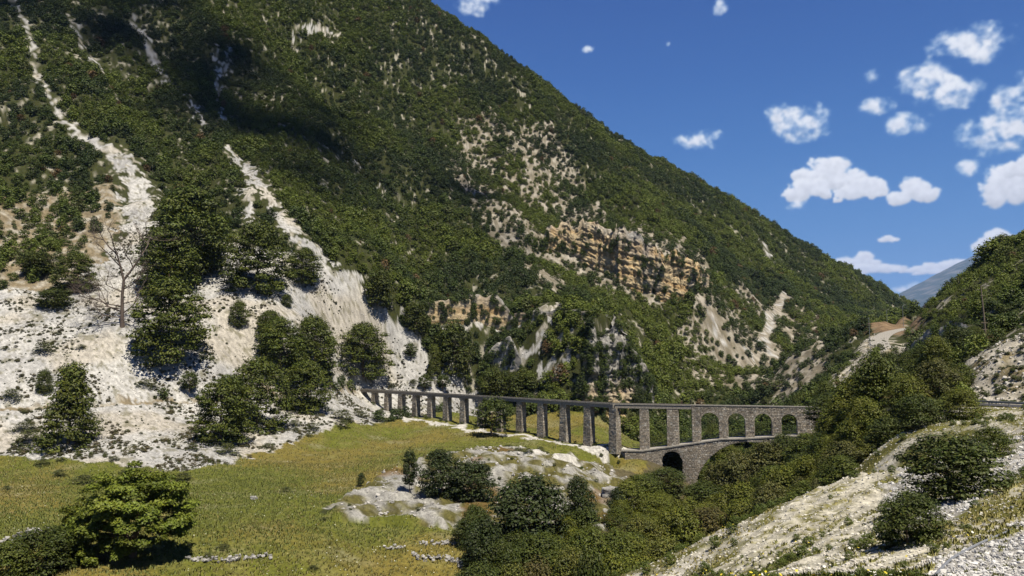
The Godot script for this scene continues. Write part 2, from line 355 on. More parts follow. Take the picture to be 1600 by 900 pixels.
func make_materials() -> void:
	var fine := tex(grain_image(512, 11, 0.02, 0.5, 1.0, 0.8, 0.12))
	var stone := tex(grain_image(512, 23, 0.012, 0.45, 1.0, 0.9, 0.1))
	M.ground = triplanar(mat(Color(1, 1, 1)), fine, 0.16, 12.0)
	M.cliff = triplanar(mat(Color(1, 1, 1)), stone, 0.07, 30.0)
	M.stone = triplanar(mat(Color(1, 1, 1)), stone, 0.35, 4.0)
	M.rock = mat(Color(1, 1, 1))
	M.road = triplanar(mat(Color(0.32, 0.32, 0.33), 0.9, false), fine, 0.5)
	M.metal = mat(Color(0.55, 0.56, 0.57), 0.5, false)
	M.metal.metallic = 0.6
	M.concrete = triplanar(mat(Color(0.72, 0.70, 0.66), 0.9, false), stone, 0.3)
	M.bark = mat(Color(0.40, 0.34, 0.28), 0.95, false)
	M.deadwood = mat(Color(0.36, 0.32, 0.29), 0.95, false)
	M.plastic = mat(Color(0.42, 0.43, 0.45), 0.6, false)
	M.timber = mat(Color(0.42, 0.38, 0.33), 0.9, false)
	M.leaf = leaf_mat(Color(1, 1, 1))

# ---------------------------------------------------------------- terrain
func spline_solve(p: Array) -> PackedFloat64Array:
	var k := p.size() / 3
	var w := k + 3
	var rows := []
	for r in w:
		var a := PackedFloat64Array()
		a.resize(w + 1)
		rows.append(a)
	for r in k:
		var xr: float = p[r * 3] * 0.01
		var zr: float = p[r * 3 + 2] * 0.01
		for c in k:
			var dx: float = p[c * 3] * 0.01 - xr
			var dz: float = p[c * 3 + 2] * 0.01 - zr
			var d := dx * dx + dz * dz
			rows[r][c] = d * log(d + 1e-12) if d > 0.0 else 1e-3
		rows[r][k] = 1.0
		rows[r][k + 1] = xr
		rows[r][k + 2] = zr
		rows[k][r] = 1.0
		rows[k + 1][r] = xr
		rows[k + 2][r] = zr
		rows[r][w] = p[r * 3 + 1]
	for c in w:
		var best := c
		for r in range(c + 1, w):
			if absf(rows[r][c]) > absf(rows[best][c]): best = r
		var t = rows[c]
		rows[c] = rows[best]
		rows[best] = t
		var pr: PackedFloat64Array = rows[c]
		var inv := 1.0 / pr[c]
		for r in range(c + 1, w):
			var a: PackedFloat64Array = rows[r]
			var f := a[c] * inv
			if f != 0.0:
				for q in range(c, w + 1): a[q] -= f * pr[q]
				rows[r] = a
	var s := PackedFloat64Array()
	s.resize(w)
	for c in range(w - 1, -1, -1):
		var a: PackedFloat64Array = rows[c]
		var t := a[w]
		for q in range(c + 1, w): t -= a[q] * s[q]
		s[c] = t / a[c]
	return s

func lines_x() -> void:
	var x := -40.0
	var left := []
	while x > -780.0:
		x -= 0.9 if x > -190.0 else 0.9 + (-190.0 - x) * 0.011
		left.append(x)
	left.reverse()
	for a in left: xs.append(a)
	x = -40.0
	while x < 660.0:
		xs.append(x)
		x += 0.5 if x > 9.0 and x < 46.0 else (0.9 if x < 110.0 else 0.9 + (x - 110.0) * 0.012)
	var z := 26.0
	while z > -1400.0:
		zs.append(z)
		z -= 2.0 if z > -16.0 else (0.5 if z > -70.0 else (0.8 if z > -330.0 else 0.8 + (-330.0 - z) * 0.008))
	nx = xs.size()
	nz = zs.size()

func in_wedge(x: float, z: float, extra: float) -> bool:
	return absf(x) < 0.8 * maxf(-z, 0.0) + 46.0 + extra

func coarse_of(a: PackedFloat32Array, step: int) -> PackedInt32Array:
	var o := PackedInt32Array()
	for k in range(0, a.size(), step): o.append(k)
	if o[o.size() - 1] != a.size() - 1: o.append(a.size() - 1)
	return o

func weights_of(a: PackedFloat32Array, co: PackedInt32Array) -> Array:
	# for every fine line: index of the coarse line before it and four cubic weights
	var seg := PackedInt32Array()
	var w := PackedFloat32Array()
	var c := 0
	for k in a.size():
		while c < co.size() - 2 and k >= co[c + 1]: c += 1
		var x0 := a[co[maxi(c - 1, 0)]]
		var x1 := a[co[c]]
		var x2 := a[co[c + 1]]
		var x3 := a[co[mini(c + 2, co.size() - 1)]]
		var d := x2 - x1
		var t := (a[k] - x1) / d
		var h00 := 2 * t * t * t - 3 * t * t + 1
		var h10 := (t * t * t - 2 * t * t + t) * d / (x2 - x0)
		var h01 := -2 * t * t * t + 3 * t * t
		var h11 := (t * t * t - t * t) * d / (x3 - x1)
		seg.append(c)
		w.append_array([-h10, h00 - h11, h01 + h10, h11])
	return [seg, w]

func smooth(a: float, b: float, x: float) -> float:
	var t := clampf((x - a) / (b - a), 0.0, 1.0)
	return t * t * (3.0 - 2.0 * t)

func build_heights() -> void:
	var s := spline_solve(SURVEY)
	var k := SURVEY.size() / 3
	var px := PackedFloat64Array()
	var pz := PackedFloat64Array()
	for q in k:
		px.append(SURVEY[q * 3] * 0.01)
		pz.append(SURVEY[q * 3 + 2] * 0.01)
	lines_x()
	var cx := coarse_of(xs, 6)
	var cz := coarse_of(zs, 6)
	var ch := PackedFloat32Array()
	ch.resize(cx.size() * cz.size())
	for b in cz.size():
		var z: float = zs[cz[b]] * 0.01
		for a in cx.size():
			var x: float = xs[cx[a]] * 0.01
			if not in_wedge(x * 100.0, z * 100.0, 90.0): continue
			var t := s[k] + s[k + 1] * x + s[k + 2] * z
			for q in k:
				var dx := px[q] - x
				var dz := pz[q] - z
				var d := dx * dx + dz * dz
				t += s[q] * d * log(d + 1e-12)
			ch[b * cx.size() + a] = t
	var wx := weights_of(xs, cx)
	var wz := weights_of(zs, cz)
	var mid := PackedFloat32Array()
	mid.resize(cx.size() * nz)
	var lc := cz.size() - 1
	for j in nz:
		var c: int = wz[0][j]
		var r0 := maxi(c - 1, 0) * cx.size()
		var r1 := c * cx.size()
		var r2 := (c + 1) * cx.size()
		var r3 := mini(c + 2, lc) * cx.size()
		var w0: float = wz[1][j * 4]
		var w1: float = wz[1][j * 4 + 1]
		var w2: float = wz[1][j * 4 + 2]
		var w3: float = wz[1][j * 4 + 3]
		for a in cx.size():
			mid[j * cx.size() + a] = w0 * ch[r0 + a] + w1 * ch[r1 + a] + w2 * ch[r2 + a] + w3 * ch[r3 + a]
	hts.resize(nx * nz)
	var segx: PackedInt32Array = wx[0]
	var wgt: PackedFloat32Array = wx[1]
	var lx := cx.size() - 1
	for j in nz:
		var row := j * cx.size()
		for i in nx:
			if not in_wedge(xs[i], zs[j], 6.0): continue
			var c := segx[i]
			var t := wgt[i * 4] * mid[row + maxi(c - 1, 0)] + wgt[i * 4 + 1] * mid[row + c] + wgt[i * 4 + 2] * mid[row + c + 1] + wgt[i * 4 + 3] * mid[row + mini(c + 2, lx)]
			hts[j * nx + i] = relief(xs[i], zs[j], t)

func relief(x: float, z: float, h0: float) -> float:
	# rises cut by erosion, rocks and tracks laid over the surveyed surface
	var h := h0
	var far := smooth(235.0, 420.0, -z)
	var q := Vector2(x, z)
	if far > 0.0:
		var rid := 1.0 - absf(n_rid.get_noise_2d(x, z * 0.45)) * 2.0
		h += far * (rid * 7.5 - 3.4 + n_mid.get_noise_2d(x, z) * 3.0)
	if z > -430.0:
		h += n_mid.get_noise_2d(x * 2.2, z * 2.2) * (0.35 + 0.8 * smooth(190.0, 260.0, -z)) * smooth(4.0, 40.0, -z)
		if -z < 110.0 and x > -5.0:
			h += (absf(n_fine.get_noise_2d(rill_u(x, z) * 14.0, rill_v(x, z) * 1.4)) - 0.2) * 0.7 * smooth(26.0, 34.0, -z)
		if z < -195.0 and x < -45.0:
			var lane := near_line(track_pts, q)
			if lane < 4.0: h += 0.9 * (smooth(1.0, 3.5, lane) - 1.0)
		if inside("knoll", q):
			h += (1.0 - absf(n_rock.get_noise_2d(x, z * 1.3)) * 2.2) * 1.6 + n_fine.get_noise_2d(x * 3.0, z * 3.0) * 0.5
		for m in [Vector3(5.6, -188.2, 1.3), Vector3(13.7, -189.7, 1.0)]:
			h += m.z * exp(-(pow((x - m.x) / 3.2, 2.0) + pow((z - m.y) / 2.6, 2.0)))
	for v in gullies:
		if not v.rect.has_point(q): continue
		h -= v.deep * (1.0 - smooth(0.0, v.wide, near_line(v.p, q) * (1.0 + 0.5 * n_mid.get_noise_2d(x * 1.5, z * 1.5))))
	if x > 55.0 and z > -420.0 and z < -108.0 and h > 0.0:
		h += (0.5 - absf(n_rock.get_noise_2d(x * 1.4, z * 1.4)) * 2.0) * 1.4 + n_fine.get_noise_2d(x * 2.5, z * 2.5) * 0.7
	for c in cliffs: h = cliff_step(c, x, z, h)
	for r in roads:
		if not r.rect.has_point(q): continue
		var best := 1e9
		var y := 0.0
		for k in r.pts.size() - 1:
			var a: Vector3 = r.pts[k]
			var b: Vector3 = r.pts[k + 1]
			var d := Vector2(b.x - a.x, b.z - a.z)
			var t := clampf((q - Vector2(a.x, a.z)).dot(d) / d.length_squared(), 0.0, 1.0)
			var gap := q.distance_to(Vector2(a.x, a.z) + d * t)
			if gap < best:
				best = gap
				y = lerpf(a.y, b.y, t)
		var f := 1.0 - smooth(r.half, r.half + r.blend, best)
		h = lerpf(h, y - 0.12, f)
	return h

func cliff_step(c: Dictionary, x: float, z: float, h: float) -> float:
	# the ground behind a rock face stands as high as the face
	if not c.rect.has_point(Vector2(x, z)): return h
	var pts: PackedVector3Array = c.pts
	var inner := 1e9
	var near := 1e9
	var foot := 0.0
	var hh := 0.0
	var beside := false
	for k in pts.size() - 1:
		var a := pts[k]
		var b := pts[k + 1]
		var d := Vector2(b.x - a.x, b.z - a.z)
		var l := d.length()
		d /= l
		var r := Vector2(x - a.x, z - a.z)
		var s := r.dot(d) / l
		var t := r.x * d.y - r.y * d.x
		inner = minf(inner, t)
		if inner < 0.0: return h
		if s >= 0.0 and s <= 1.0: beside = true
		var gap := r.distance_to(d * l * clampf(s, 0.0, 1.0))
		if gap < near:
			near = gap
			foot = lerpf(a.y, b.y, clampf(s, 0.0, 1.0))
			hh = lerpf(c.hs[k], c.hs[k + 1], clampf(s, 0.0, 1.0))
	if not beside: return h
	var top := foot + hh * smooth(0.0, 2.0 + hh * 0.16, inner) + 0.1 * inner - 1.0
	return lerpf(h, maxf(h, top), 1.0 - smooth(hh * 0.35 + 1.0, hh * 0.9 + 4.0, inner))

func bracket(a: PackedFloat32Array, v: float, falling: bool) -> int:
	var lo := 0
	var hi := a.size() - 2
	while lo < hi:
		var m := (lo + hi + 1) / 2
		if (a[m] >= v) if falling else (a[m] <= v): lo = m
		else: hi = m - 1
	return lo

func ground(x: float, z: float) -> float:
	var i := bracket(xs, x, false)
	var j := bracket(zs, z, true)
	var s := clampf((x - xs[i]) / (xs[i + 1] - xs[i]), 0.0, 1.0)
	var t := clampf((z - zs[j]) / (zs[j + 1] - zs[j]), 0.0, 1.0)
	var o := j * nx + i
	return lerpf(lerpf(hts[o], hts[o + 1], s), lerpf(hts[o + nx], hts[o + nx + 1], s), t)

func steep(x: float, z: float) -> float:
	var e := 1.5
	return Vector2(ground(x + e, z) - ground(x - e, z), ground(x, z + e) - ground(x, z - e)).length() / (2.0 * e)

func add_zone(called: String, flat: Array) -> void:
	var p := PackedVector2Array()
	for k in flat.size() / 2: p.append(Vector2(flat[k * 2], flat[k * 2 + 1]))
	var r := Rect2(p[0], Vector2.ZERO)
	for a in p: r = r.expand(a)
	zones[called] = [r, p]

func inside(called: String, q: Vector2) -> bool:
	var zn: Array = zones[called]
	return zn[0].has_point(q) and Geometry2D.is_point_in_polygon(q, zn[1])

func near_line(p: PackedVector2Array, q: Vector2) -> float:
	var best := 1e9
	for k in p.size() - 1:
		best = minf(best, q.distance_to(Geometry2D.get_closest_point_to_segment(q, p[k], p[k + 1])))
	return best

func in_chute(q: Vector2, jag: float) -> bool:
	for c in chutes:
		if not c.rect.has_point(q): continue
		for k in c.p.size() - 1:
			var a: Vector2 = c.p[k]
			var b: Vector2 = c.p[k + 1]
			var d := b - a
			var t := clampf((q - a).dot(d) / d.length_squared(), 0.0, 1.0)
			if q.distance_to(a + d * t) < lerpf(c.w[k], c.w[k + 1], t) * (0.55 + 0.9 * jag): return true
	return false

func zone_at(x: float, z: float) -> String:
	var dist := -z
	var wob := 0.004 * dist + 0.6
	var q := Vector2(x + n_fine.get_noise_2d(x * 2.0 + 300.0, z * 2.0) * wob * 3.0, z + n_fine.get_noise_2d(x * 2.0, z * 2.0 + 700.0) * wob * 3.0)
	if dist < 112.0 and x > -6.0 and z > -112.0 and ground_is_bank(x, z):
		if inside("fan", q) or inside("strip", q) or inside("corner", q): return "gravel"
		if inside("rill", q) or (z > -31.0 and x < 16.0): return "rill"
		return "bank"
	if dist > 150.0 and dist < 330.0 and near_line(path_pts, q) < 1.7: return "path"
	if Vector2((q.x - 5.6) / 3.4, (q.y + 187.0) / 2.8).length() < 1.0 or Vector2((q.x - 13.7) / 3.8, (q.y + 188.5) / 2.6).length() < 1.0: return "path"
	if inside("knoll", q): return "knoll"
	if dist > 195.0 and dist < 330.0 and x < -45.0 and near_line(track_pts, q) < 1.3: return "brown"
	if inside("meadow", q): return "meadow"
	if in_chute(q, n_fine.get_noise_2d(x * 1.2, z * 1.2) + 0.1): return "scree"
	if inside("scree", q): return "scree"
	if inside("right_scree", q): return "pale"
	if inside("earth", q): return "earth"
	if inside("right_cuts", q): return "cuts"
	if inside("brown", q): return "brown"
	if inside("rocky", q): return "rocky"
	if inside("lower_right", q): return "patchy"
	if dist < 275.0 and x > -8.0 and x < 100.0 and ground(x, z) < -7.5: return "gorge"
	return "forest"

func ground_is_bank(x: float, z: float) -> bool:
	return ground(x, z) > -2.0

func rill_u(x: float, z: float) -> float:
	return x * 0.577 + z * 0.817

func rill_v(x: float, z: float) -> float:
	return x * 0.817 - z * 0.577

func zone_color(zn: String, x: float, z: float) -> Color:
	var a := n_mid.get_noise_2d(x * 1.6 + 40.0, z * 1.6)
	var b := n_fine.get_noise_2d(x * 2.4, z * 2.4)
	var r := rng.randf()
	var c: Color
	match zn:
		"scree", "path":
			c = Color(0.49, 0.478, 0.445).lerp(Color(0.33, 0.325, 0.315), clampf(0.5 + a * 1.4, 0, 1) * 0.75)
			c = c.lerp(Color(0.44, 0.38, 0.28), clampf(n_big.get_noise_2d(x * 5.0, z * 5.0) * 2.0 - 0.15, 0, 0.45))
			if zn == "path": c = Color(0.52, 0.50, 0.45)
			c *= 0.62 + 0.55 * r
			if (b > 0.34 or r < 0.05) and zn == "scree": c = c.lerp(Color(0.14, 0.13, 0.07), 0.6)
		"gravel":
			c = Color(0.31, 0.295, 0.26) * (0.6 + 0.6 * r)
			if b > 0.4: c = Color(0.14, 0.125, 0.06)
		"rill":
			var s := n_fine.get_noise_2d(rill_u(x, z) * 22.0, rill_v(x, z) * 1.6)
			c = Color(0.52, 0.485, 0.385).lerp(Color(0.18, 0.165, 0.05), smooth(0.06, 0.3, s + b * 0.4)) * (0.6 + 0.6 * r)
		"bank":
			c = Color(0.13, 0.125, 0.035).lerp(Color(0.46, 0.43, 0.355), smooth(-0.2, 0.2, b + a * 0.5)) * (0.65 + 0.55 * r)
		"meadow":
			c = Color(0.112, 0.122, 0.022).lerp(Color(0.165, 0.135, 0.034), smooth(-0.25, 0.35, a * 0.7 + n_big.get_noise_2d(x * 4.0, z * 4.0) * 1.3))
			c = c.lerp(Color(0.19, 0.175, 0.06), clampf(b * 1.2, 0, 0.6)) * (0.82 + 0.36 * r)
			c = c.lerp(Color(0.24, 0.225, 0.14), 0.55 * smooth(0.2, 0.5, n_mid.get_noise_2d(x * 2.0 + 400.0, z * 3.4)) * (0.4 + 0.6 * r))
		"knoll":
			c = Color(0.32, 0.31, 0.28).lerp(Color(0.115, 0.105, 0.035), smooth(-0.22, 0.16, b + a * 0.6)) * (0.6 + 0.6 * r)
			if n_big.get_noise_2d(x * 9.0 + 90.0, z * 9.0) > 0.35: c = c.lerp(Color(0.15, 0.085, 0.03), 0.6)
		"brown":
			c = Color(0.215, 0.175, 0.11).lerp(Color(0.36, 0.33, 0.27), smooth(-0.1, 0.4, b)) * (0.7 + 0.5 * r)
		"rocky", "patchy":
			c = Color(0.20, 0.175, 0.125).lerp(Color(0.38, 0.345, 0.285), smooth(-0.25, 0.45, b + a * 0.4)) * (0.75 + 0.4 * r)
		"pale", "cuts":
			c = Color(0.43, 0.395, 0.325).lerp(Color(0.20, 0.165, 0.09), smooth(0.0, 0.4, b + a * 0.5)) * (0.65 + 0.55 * r)
		"earth":
			c = Color(0.20, 0.14, 0.085) * (0.6 + 0.7 * r)
		"gorge":
			c = Color(0.10, 0.085, 0.045) * (0.7 + 0.5 * r)
		_:
			c = Color(0.045, 0.05, 0.018).lerp(Color(0.34, 0.315, 0.25), smooth(0.2, 0.48, b + a * 0.4)) * (0.7 + 0.5 * r)
	return Color(c.r * 1.3, c.g * 1.3, c.b * 1.3)

func build_terrain() -> void:
	var g := Geo.new()
	var id := PackedInt32Array()
	id.resize(nx * nz)
	id.fill(-1)
	for j in nz:
		for i in nx:
			var x := xs[i]
			var z := zs[j]
			if not in_wedge(x, z, 0.0): continue
			var o := j * nx + i
			id[o] = g.v.size()
			g.v.append(Vector3(x, hts[o], z))
			var il := maxi(i - 1, 0)
			var ir := mini(i + 1, nx - 1)
			var ju := maxi(j - 1, 0)
			var jd := mini(j + 1, nz - 1)
			var gx := (hts[j * nx + ir] - hts[j * nx + il]) / (xs[ir] - xs[il])
			var gz := (hts[jd * nx + i] - hts[ju * nx + i]) / (zs[jd] - zs[ju])
			g.n.append(Vector3(-gx, 1.0, -gz).normalized())
			g.c.append(zone_color(zone_at(x, z), x, z))
	for j in nz - 1:
		for i in nx - 1:
			var a := id[j * nx + i]
			var b := id[j * nx + i + 1]
			var c := id[(j + 1) * nx + i]
			var d := id[(j + 1) * nx + i + 1]
			if a < 0 or b < 0 or c < 0 or d < 0: continue
			g.i.append_array([a, c, b, b, c, d])
	var t := part("terrain", g.mesh(), M.ground, self)
	tag(t, "valley sides, meadow and limestone mountain slopes", "", "", "structure")

# ---------------------------------------------------------------- plants
func envelope(kind: String, t: float) -> float:
	# radius of the crown (share of half the width) at the height t of the crown
	match kind:
		"plane": return sqrt(maxf(0.0, 1.0 - pow(absf(t - 0.40) / 0.61, 1.9)))
		"spire": return (1.0 - t) * 0.72 + 0.28 * sqrt(maxf(0.0, 1.0 - pow(absf(t - 0.35) / 0.66, 2.0)))
		"thin": return 0.75 * sqrt(maxf(0.0, 1.0 - pow(absf(t - 0.5) / 0.52, 2.0)))
		"dome": return sqrt(maxf(0.0, 1.0 - pow(t, 2.4)))
	return sqrt(maxf(0.0, 1.0 - pow(absf(t - 0.45) / 0.57, 2.3)))

func leaf(g: Geo, at: Vector3, nn: Vector3, size: float, col: Color, r: RandomNumberGenerator) -> void:
	var u := nn.cross(Vector3(r.randf() - 0.5, r.randf() - 0.5, r.randf() - 0.5)).normalized()
	var w := nn.cross(u)
	var l := size * (0.7 + 0.6 * r.randf())
	var k := size * (0.45 + 0.3 * r.randf())
	g.quad(at - u * l, at + w * k + nn * size * 0.15, at + u * l, at - w * k + nn * size * 0.15, nn, col)

func leaf_color(base: Color, r: RandomNumberGenerator, warm: float) -> Color:
	var b := 0.7 + 0.6 * r.randf()
	var y := r.randf() * warm
	return Color(base.r * b * (1.0 + y * 0.7), base.g * b * (1.0 + y * 0.25), base.b * b)

func crown(kind: String, sd: int, clumps: int, leaves: int, size: float, clump_r: float, flat: float, low: float, base: Color, warm := 0.5) -> ArrayMesh:
	# a crown one unit high and one wide, made of leaf faces gathered in clumps
	var r := RandomNumberGenerator.new()
	r.seed = sd
	var g := Geo.new()
	var lean := Vector2(r.randf() - 0.5, r.randf() - 0.5) * 0.16
	var cs := []
	for k in clumps:
		var t := pow((k + r.randf()) / clumps, 0.85)
		var an := k * 2.39996 + r.randf() * 0.9
		var rad := clump_r * (0.65 + 0.7 * r.randf())
		var e := maxf(0.0, envelope(kind, t) * 0.5 - rad * 0.6)
		e *= 0.5 + 0.5 * sqrt(r.randf())
		e *= 1.0 + 0.22 * sin(an * 2.0 + sd) + 0.1 * sin(an * 5.0 + sd * 3.0)
		var y := low + t * (1.0 - low) - rad * flat * 0.6
		cs.append([Vector3(cos(an) * e + lean.x * t, y, sin(an) * e + lean.y * t), rad, leaf_color(base, r, warm * 0.6)])
	for k in leaves:
		var c = cs[r.randi() % cs.size()]
		var d := Vector3(r.randfn(), r.randfn(), r.randfn()).normalized()
		if d.y < -0.25: d.y *= 0.35
		var q: float = c[1] * (0.72 + 0.36 * r.randf()) * (1.0 + 0.25 * sin(d.x * 7.0 + d.z * 9.0 + c[1] * 80.0))
		var at: Vector3 = c[0] + Vector3(d.x * q, d.y * q * flat, d.z * q)
		var nn := (d * Vector3(1, 1.0 / maxf(flat, 0.4), 1)).normalized() * 0.7 + Vector3(0, 0.55, 0) + Vector3(r.randf() - 0.5, r.randf() - 0.5, r.randf() - 0.5) * 0.9
		leaf(g, at, nn.normalized(), size, leaf_color(c[2], r, warm), r)
	return g.mesh()

func trunk(sd: int, top: float, thick: float, limbs: int, spread: float) -> ArrayMesh:
	var r := RandomNumberGenerator.new()
	r.seed = sd
	var g := Geo.new()
	var p := [Vector3(0, -0.04, 0)]
	var w := [thick * 1.35]
	for k in 4:
		var t := (k + 1) / 4.0
		p.append(Vector3((r.randf() - 0.5) * 0.05, top * t, (r.randf() - 0.5) * 0.05))
		w.append(thick * (1.0 - 0.7 * t))
	g.tube(p, w, 7)
	for k in limbs:
		var t := 0.35 + 0.6 * k / limbs
		var an := k * 2.4 + r.randf()
		var a := Vector3(0, top * t, 0)
		var b := a + Vector3(cos(an) * spread * 0.5, 0.10, sin(an) * spread * 0.5)
		var c := a + Vector3(cos(an) * spread, 0.2 + 0.1 * r.randf(), sin(an) * spread)
		g.tube([a, b, c], [thick * 0.5 * (1.1 - t), thick * 0.35 * (1.1 - t) + 0.002, thick * 0.1], 5)
	return g.mesh()

var protos := {}
var face_spots := []

func proto(key: String, crown_mesh: ArrayMesh, trunk_mesh: ArrayMesh) -> void:
	protos[key] = [crown_mesh, trunk_mesh]

const GREEN := Color(0.046, 0.066, 0.010)
const DARK := Color(0.023, 0.036, 0.009)
const FRESH := Color(0.07, 0.09, 0.012)
const OLIVE := Color(0.056, 0.066, 0.018)
const RUST := Color(0.075, 0.048, 0.018)

func make_protos() -> void:
	for k in 4: proto("plane%d" % k, crown("plane", 31 + k, 95, 20000, 0.0165, 0.13, 0.62, -0.02, GREEN, 0.5), trunk(k, 0.7, 0.022, 7, 0.28))
	for k in 3: proto("oak%d" % k, crown("oak", 51 + k, 46, 9000, 0.024, 0.18, 0.8, -0.02, GREEN.lerp(DARK, 0.3), 0.6), trunk(k + 9, 0.6, 0.02, 5, 0.25))
	for k in 2: proto("spire%d" % k, crown("spire", 61 + k, 80, 15000, 0.018, 0.14, 0.65, -0.02, GREEN, 0.6), trunk(k + 19, 0.85, 0.02, 6, 0.2))
	for k in 3: proto("stem%d" % k, crown("oak", 71 + k, 30, 3000, 0.032, 0.17, 0.7, 0.28, GREEN.lerp(DARK, 0.4), 0.4), trunk(k + 29, 0.6, 0.03, 5, 0.24))
	for k in 2: proto("thin%d" % k, crown("thin", 81 + k, 30, 3000, 0.03, 0.15, 0.8, 0.25, DARK, 0.3), trunk(k + 39, 0.7, 0.02, 5, 0.2))
	for k in 3: proto("holm%d" % k, crown("oak", 91 + k, 56, 11000, 0.023, 0.17, 0.85, -0.02, DARK, 0.35), trunk(k + 49, 0.5, 0.03, 5, 0.25))
	var tones := [GREEN, FRESH, OLIVE, GREEN.lerp(DARK, 0.5), RUST.lerp(OLIVE, 0.75), FRESH.lerp(OLIVE, 0.5)]
	for k in 6: proto("gorge%d" % k, crown("oak", 101 + k, 52, 12000, 0.02, 0.17, 0.8, -0.02, tones[k], 0.5), trunk(k + 59, 0.6, 0.018, 6, 0.26))
	for k in 6: proto("shrub%d" % k, crown("oak", 121 + k, 20, 700, 0.062, 0.22, 0.85, -0.05, Color(1, 1, 1), 0.35), trunk(k + 79, 0.5, 0.035, 3, 0.2))
	for k in 3: proto("cushion%d" % k, crown("dome", 141 + k, 26, 1500, 0.035, 0.17, 0.8, -0.1, Color(0.048, 0.062, 0.022), 0.5), null)

func plant(called: String, key: String, at: Vector3, w: float, h: float, turn: float) -> Node3D:
	var o := thing(called, at)
	o.rotation.y = turn
	o.scale = Vector3(w, h, w)
	if protos[key][1]: part("trunk", protos[key][1], M.bark, o)
	part("crown", protos[key][0], M.leaf, o)
	return o

func hand_placed_trees() -> void:
	var count := {"plane": 4, "oak": 3, "spire": 2, "stem": 3, "thin": 2, "holm": 3, "gorge": 6}
	var called := {"plane": "plane_tree", "oak": "oak_tree", "spire": "pointed_tree", "stem": "small_tree", "thin": "slim_tree", "holm": "evergreen_bush", "gorge": "bank_bush"}
	var k := 0
	for t in TREES:
		var kind: String = t[4]
		var key: String = "%s%d" % [kind, [3, 0, 3][k % 3] if kind == "gorge" else k % count[kind]]
		var y := ground(t[0], t[1])
		var o := plant(called[kind], key, Vector3(t[0], y - 0.15, t[1]), t[2] * 1.08, t[3], k * 2.1)
		tag(o, t[5], "bush" if kind in ["holm", "gorge"] else "tree")
		k += 1
	k = 0
	var tone_words := ["mid green", "fresh green", "olive grey", "dark green", "brownish olive", "yellow green"]
	var tones := [3, 0, 3, 2, 2, 2, 3, 3, 0, 4, 0, 3, 0, 1, 4, 5, 0, 1, 5, 4, 5, 1, 5, 4, 1, 5, 0, 5, 4, 2, 3, 0, 4, 0, 3, 3, 1, 5, 0, 1]
	for t in GORGE:
		var y := ground(t[0], t[1])
		var tone: int = tones[k % tones.size()]
		var h := maxf(t[3], maxf(t[2] * 0.7, 4.5)) * (0.8 if t[0] > 70.0 and t[1] > -185.0 else 1.0)
		var o := plant("gorge_tree", "gorge%d" % tone, Vector3(t[0], y - 0.3, t[1]), maxf(t[2] * 1.25, 6.0), h, k * 1.7)
		tag(o, "%s leafy tree crowded among others in the gorge thicket" % tone_words[tone], "tree", "%s trees of the gorge thicket" % tone_words[tone])
		k += 1
	k = 0
	for t in CUSHIONS:
		var y := ground(t[0], t[1])
		var o := plant("cushion_shrub", "cushion%d" % (k % 3), Vector3(t[0], y - 0.1, t[1]), t[2] * 1.05, t[2] * 0.42, k * 1.3)
		var on: String = {"meadow": "meadow turf", "knoll": "rocky knoll"}.get(zone_at(t[0], t[1]), "white scree")
		var size_word := "wide" if t[2] > 5.6 else ("small" if t[2] < 3.6 else "medium sized")
		tag(o, "%s low grey green cushion shrub on the %s" % [size_word, on], "shrub", "%s cushion shrubs on the %s" % [size_word, on])
		k += 1

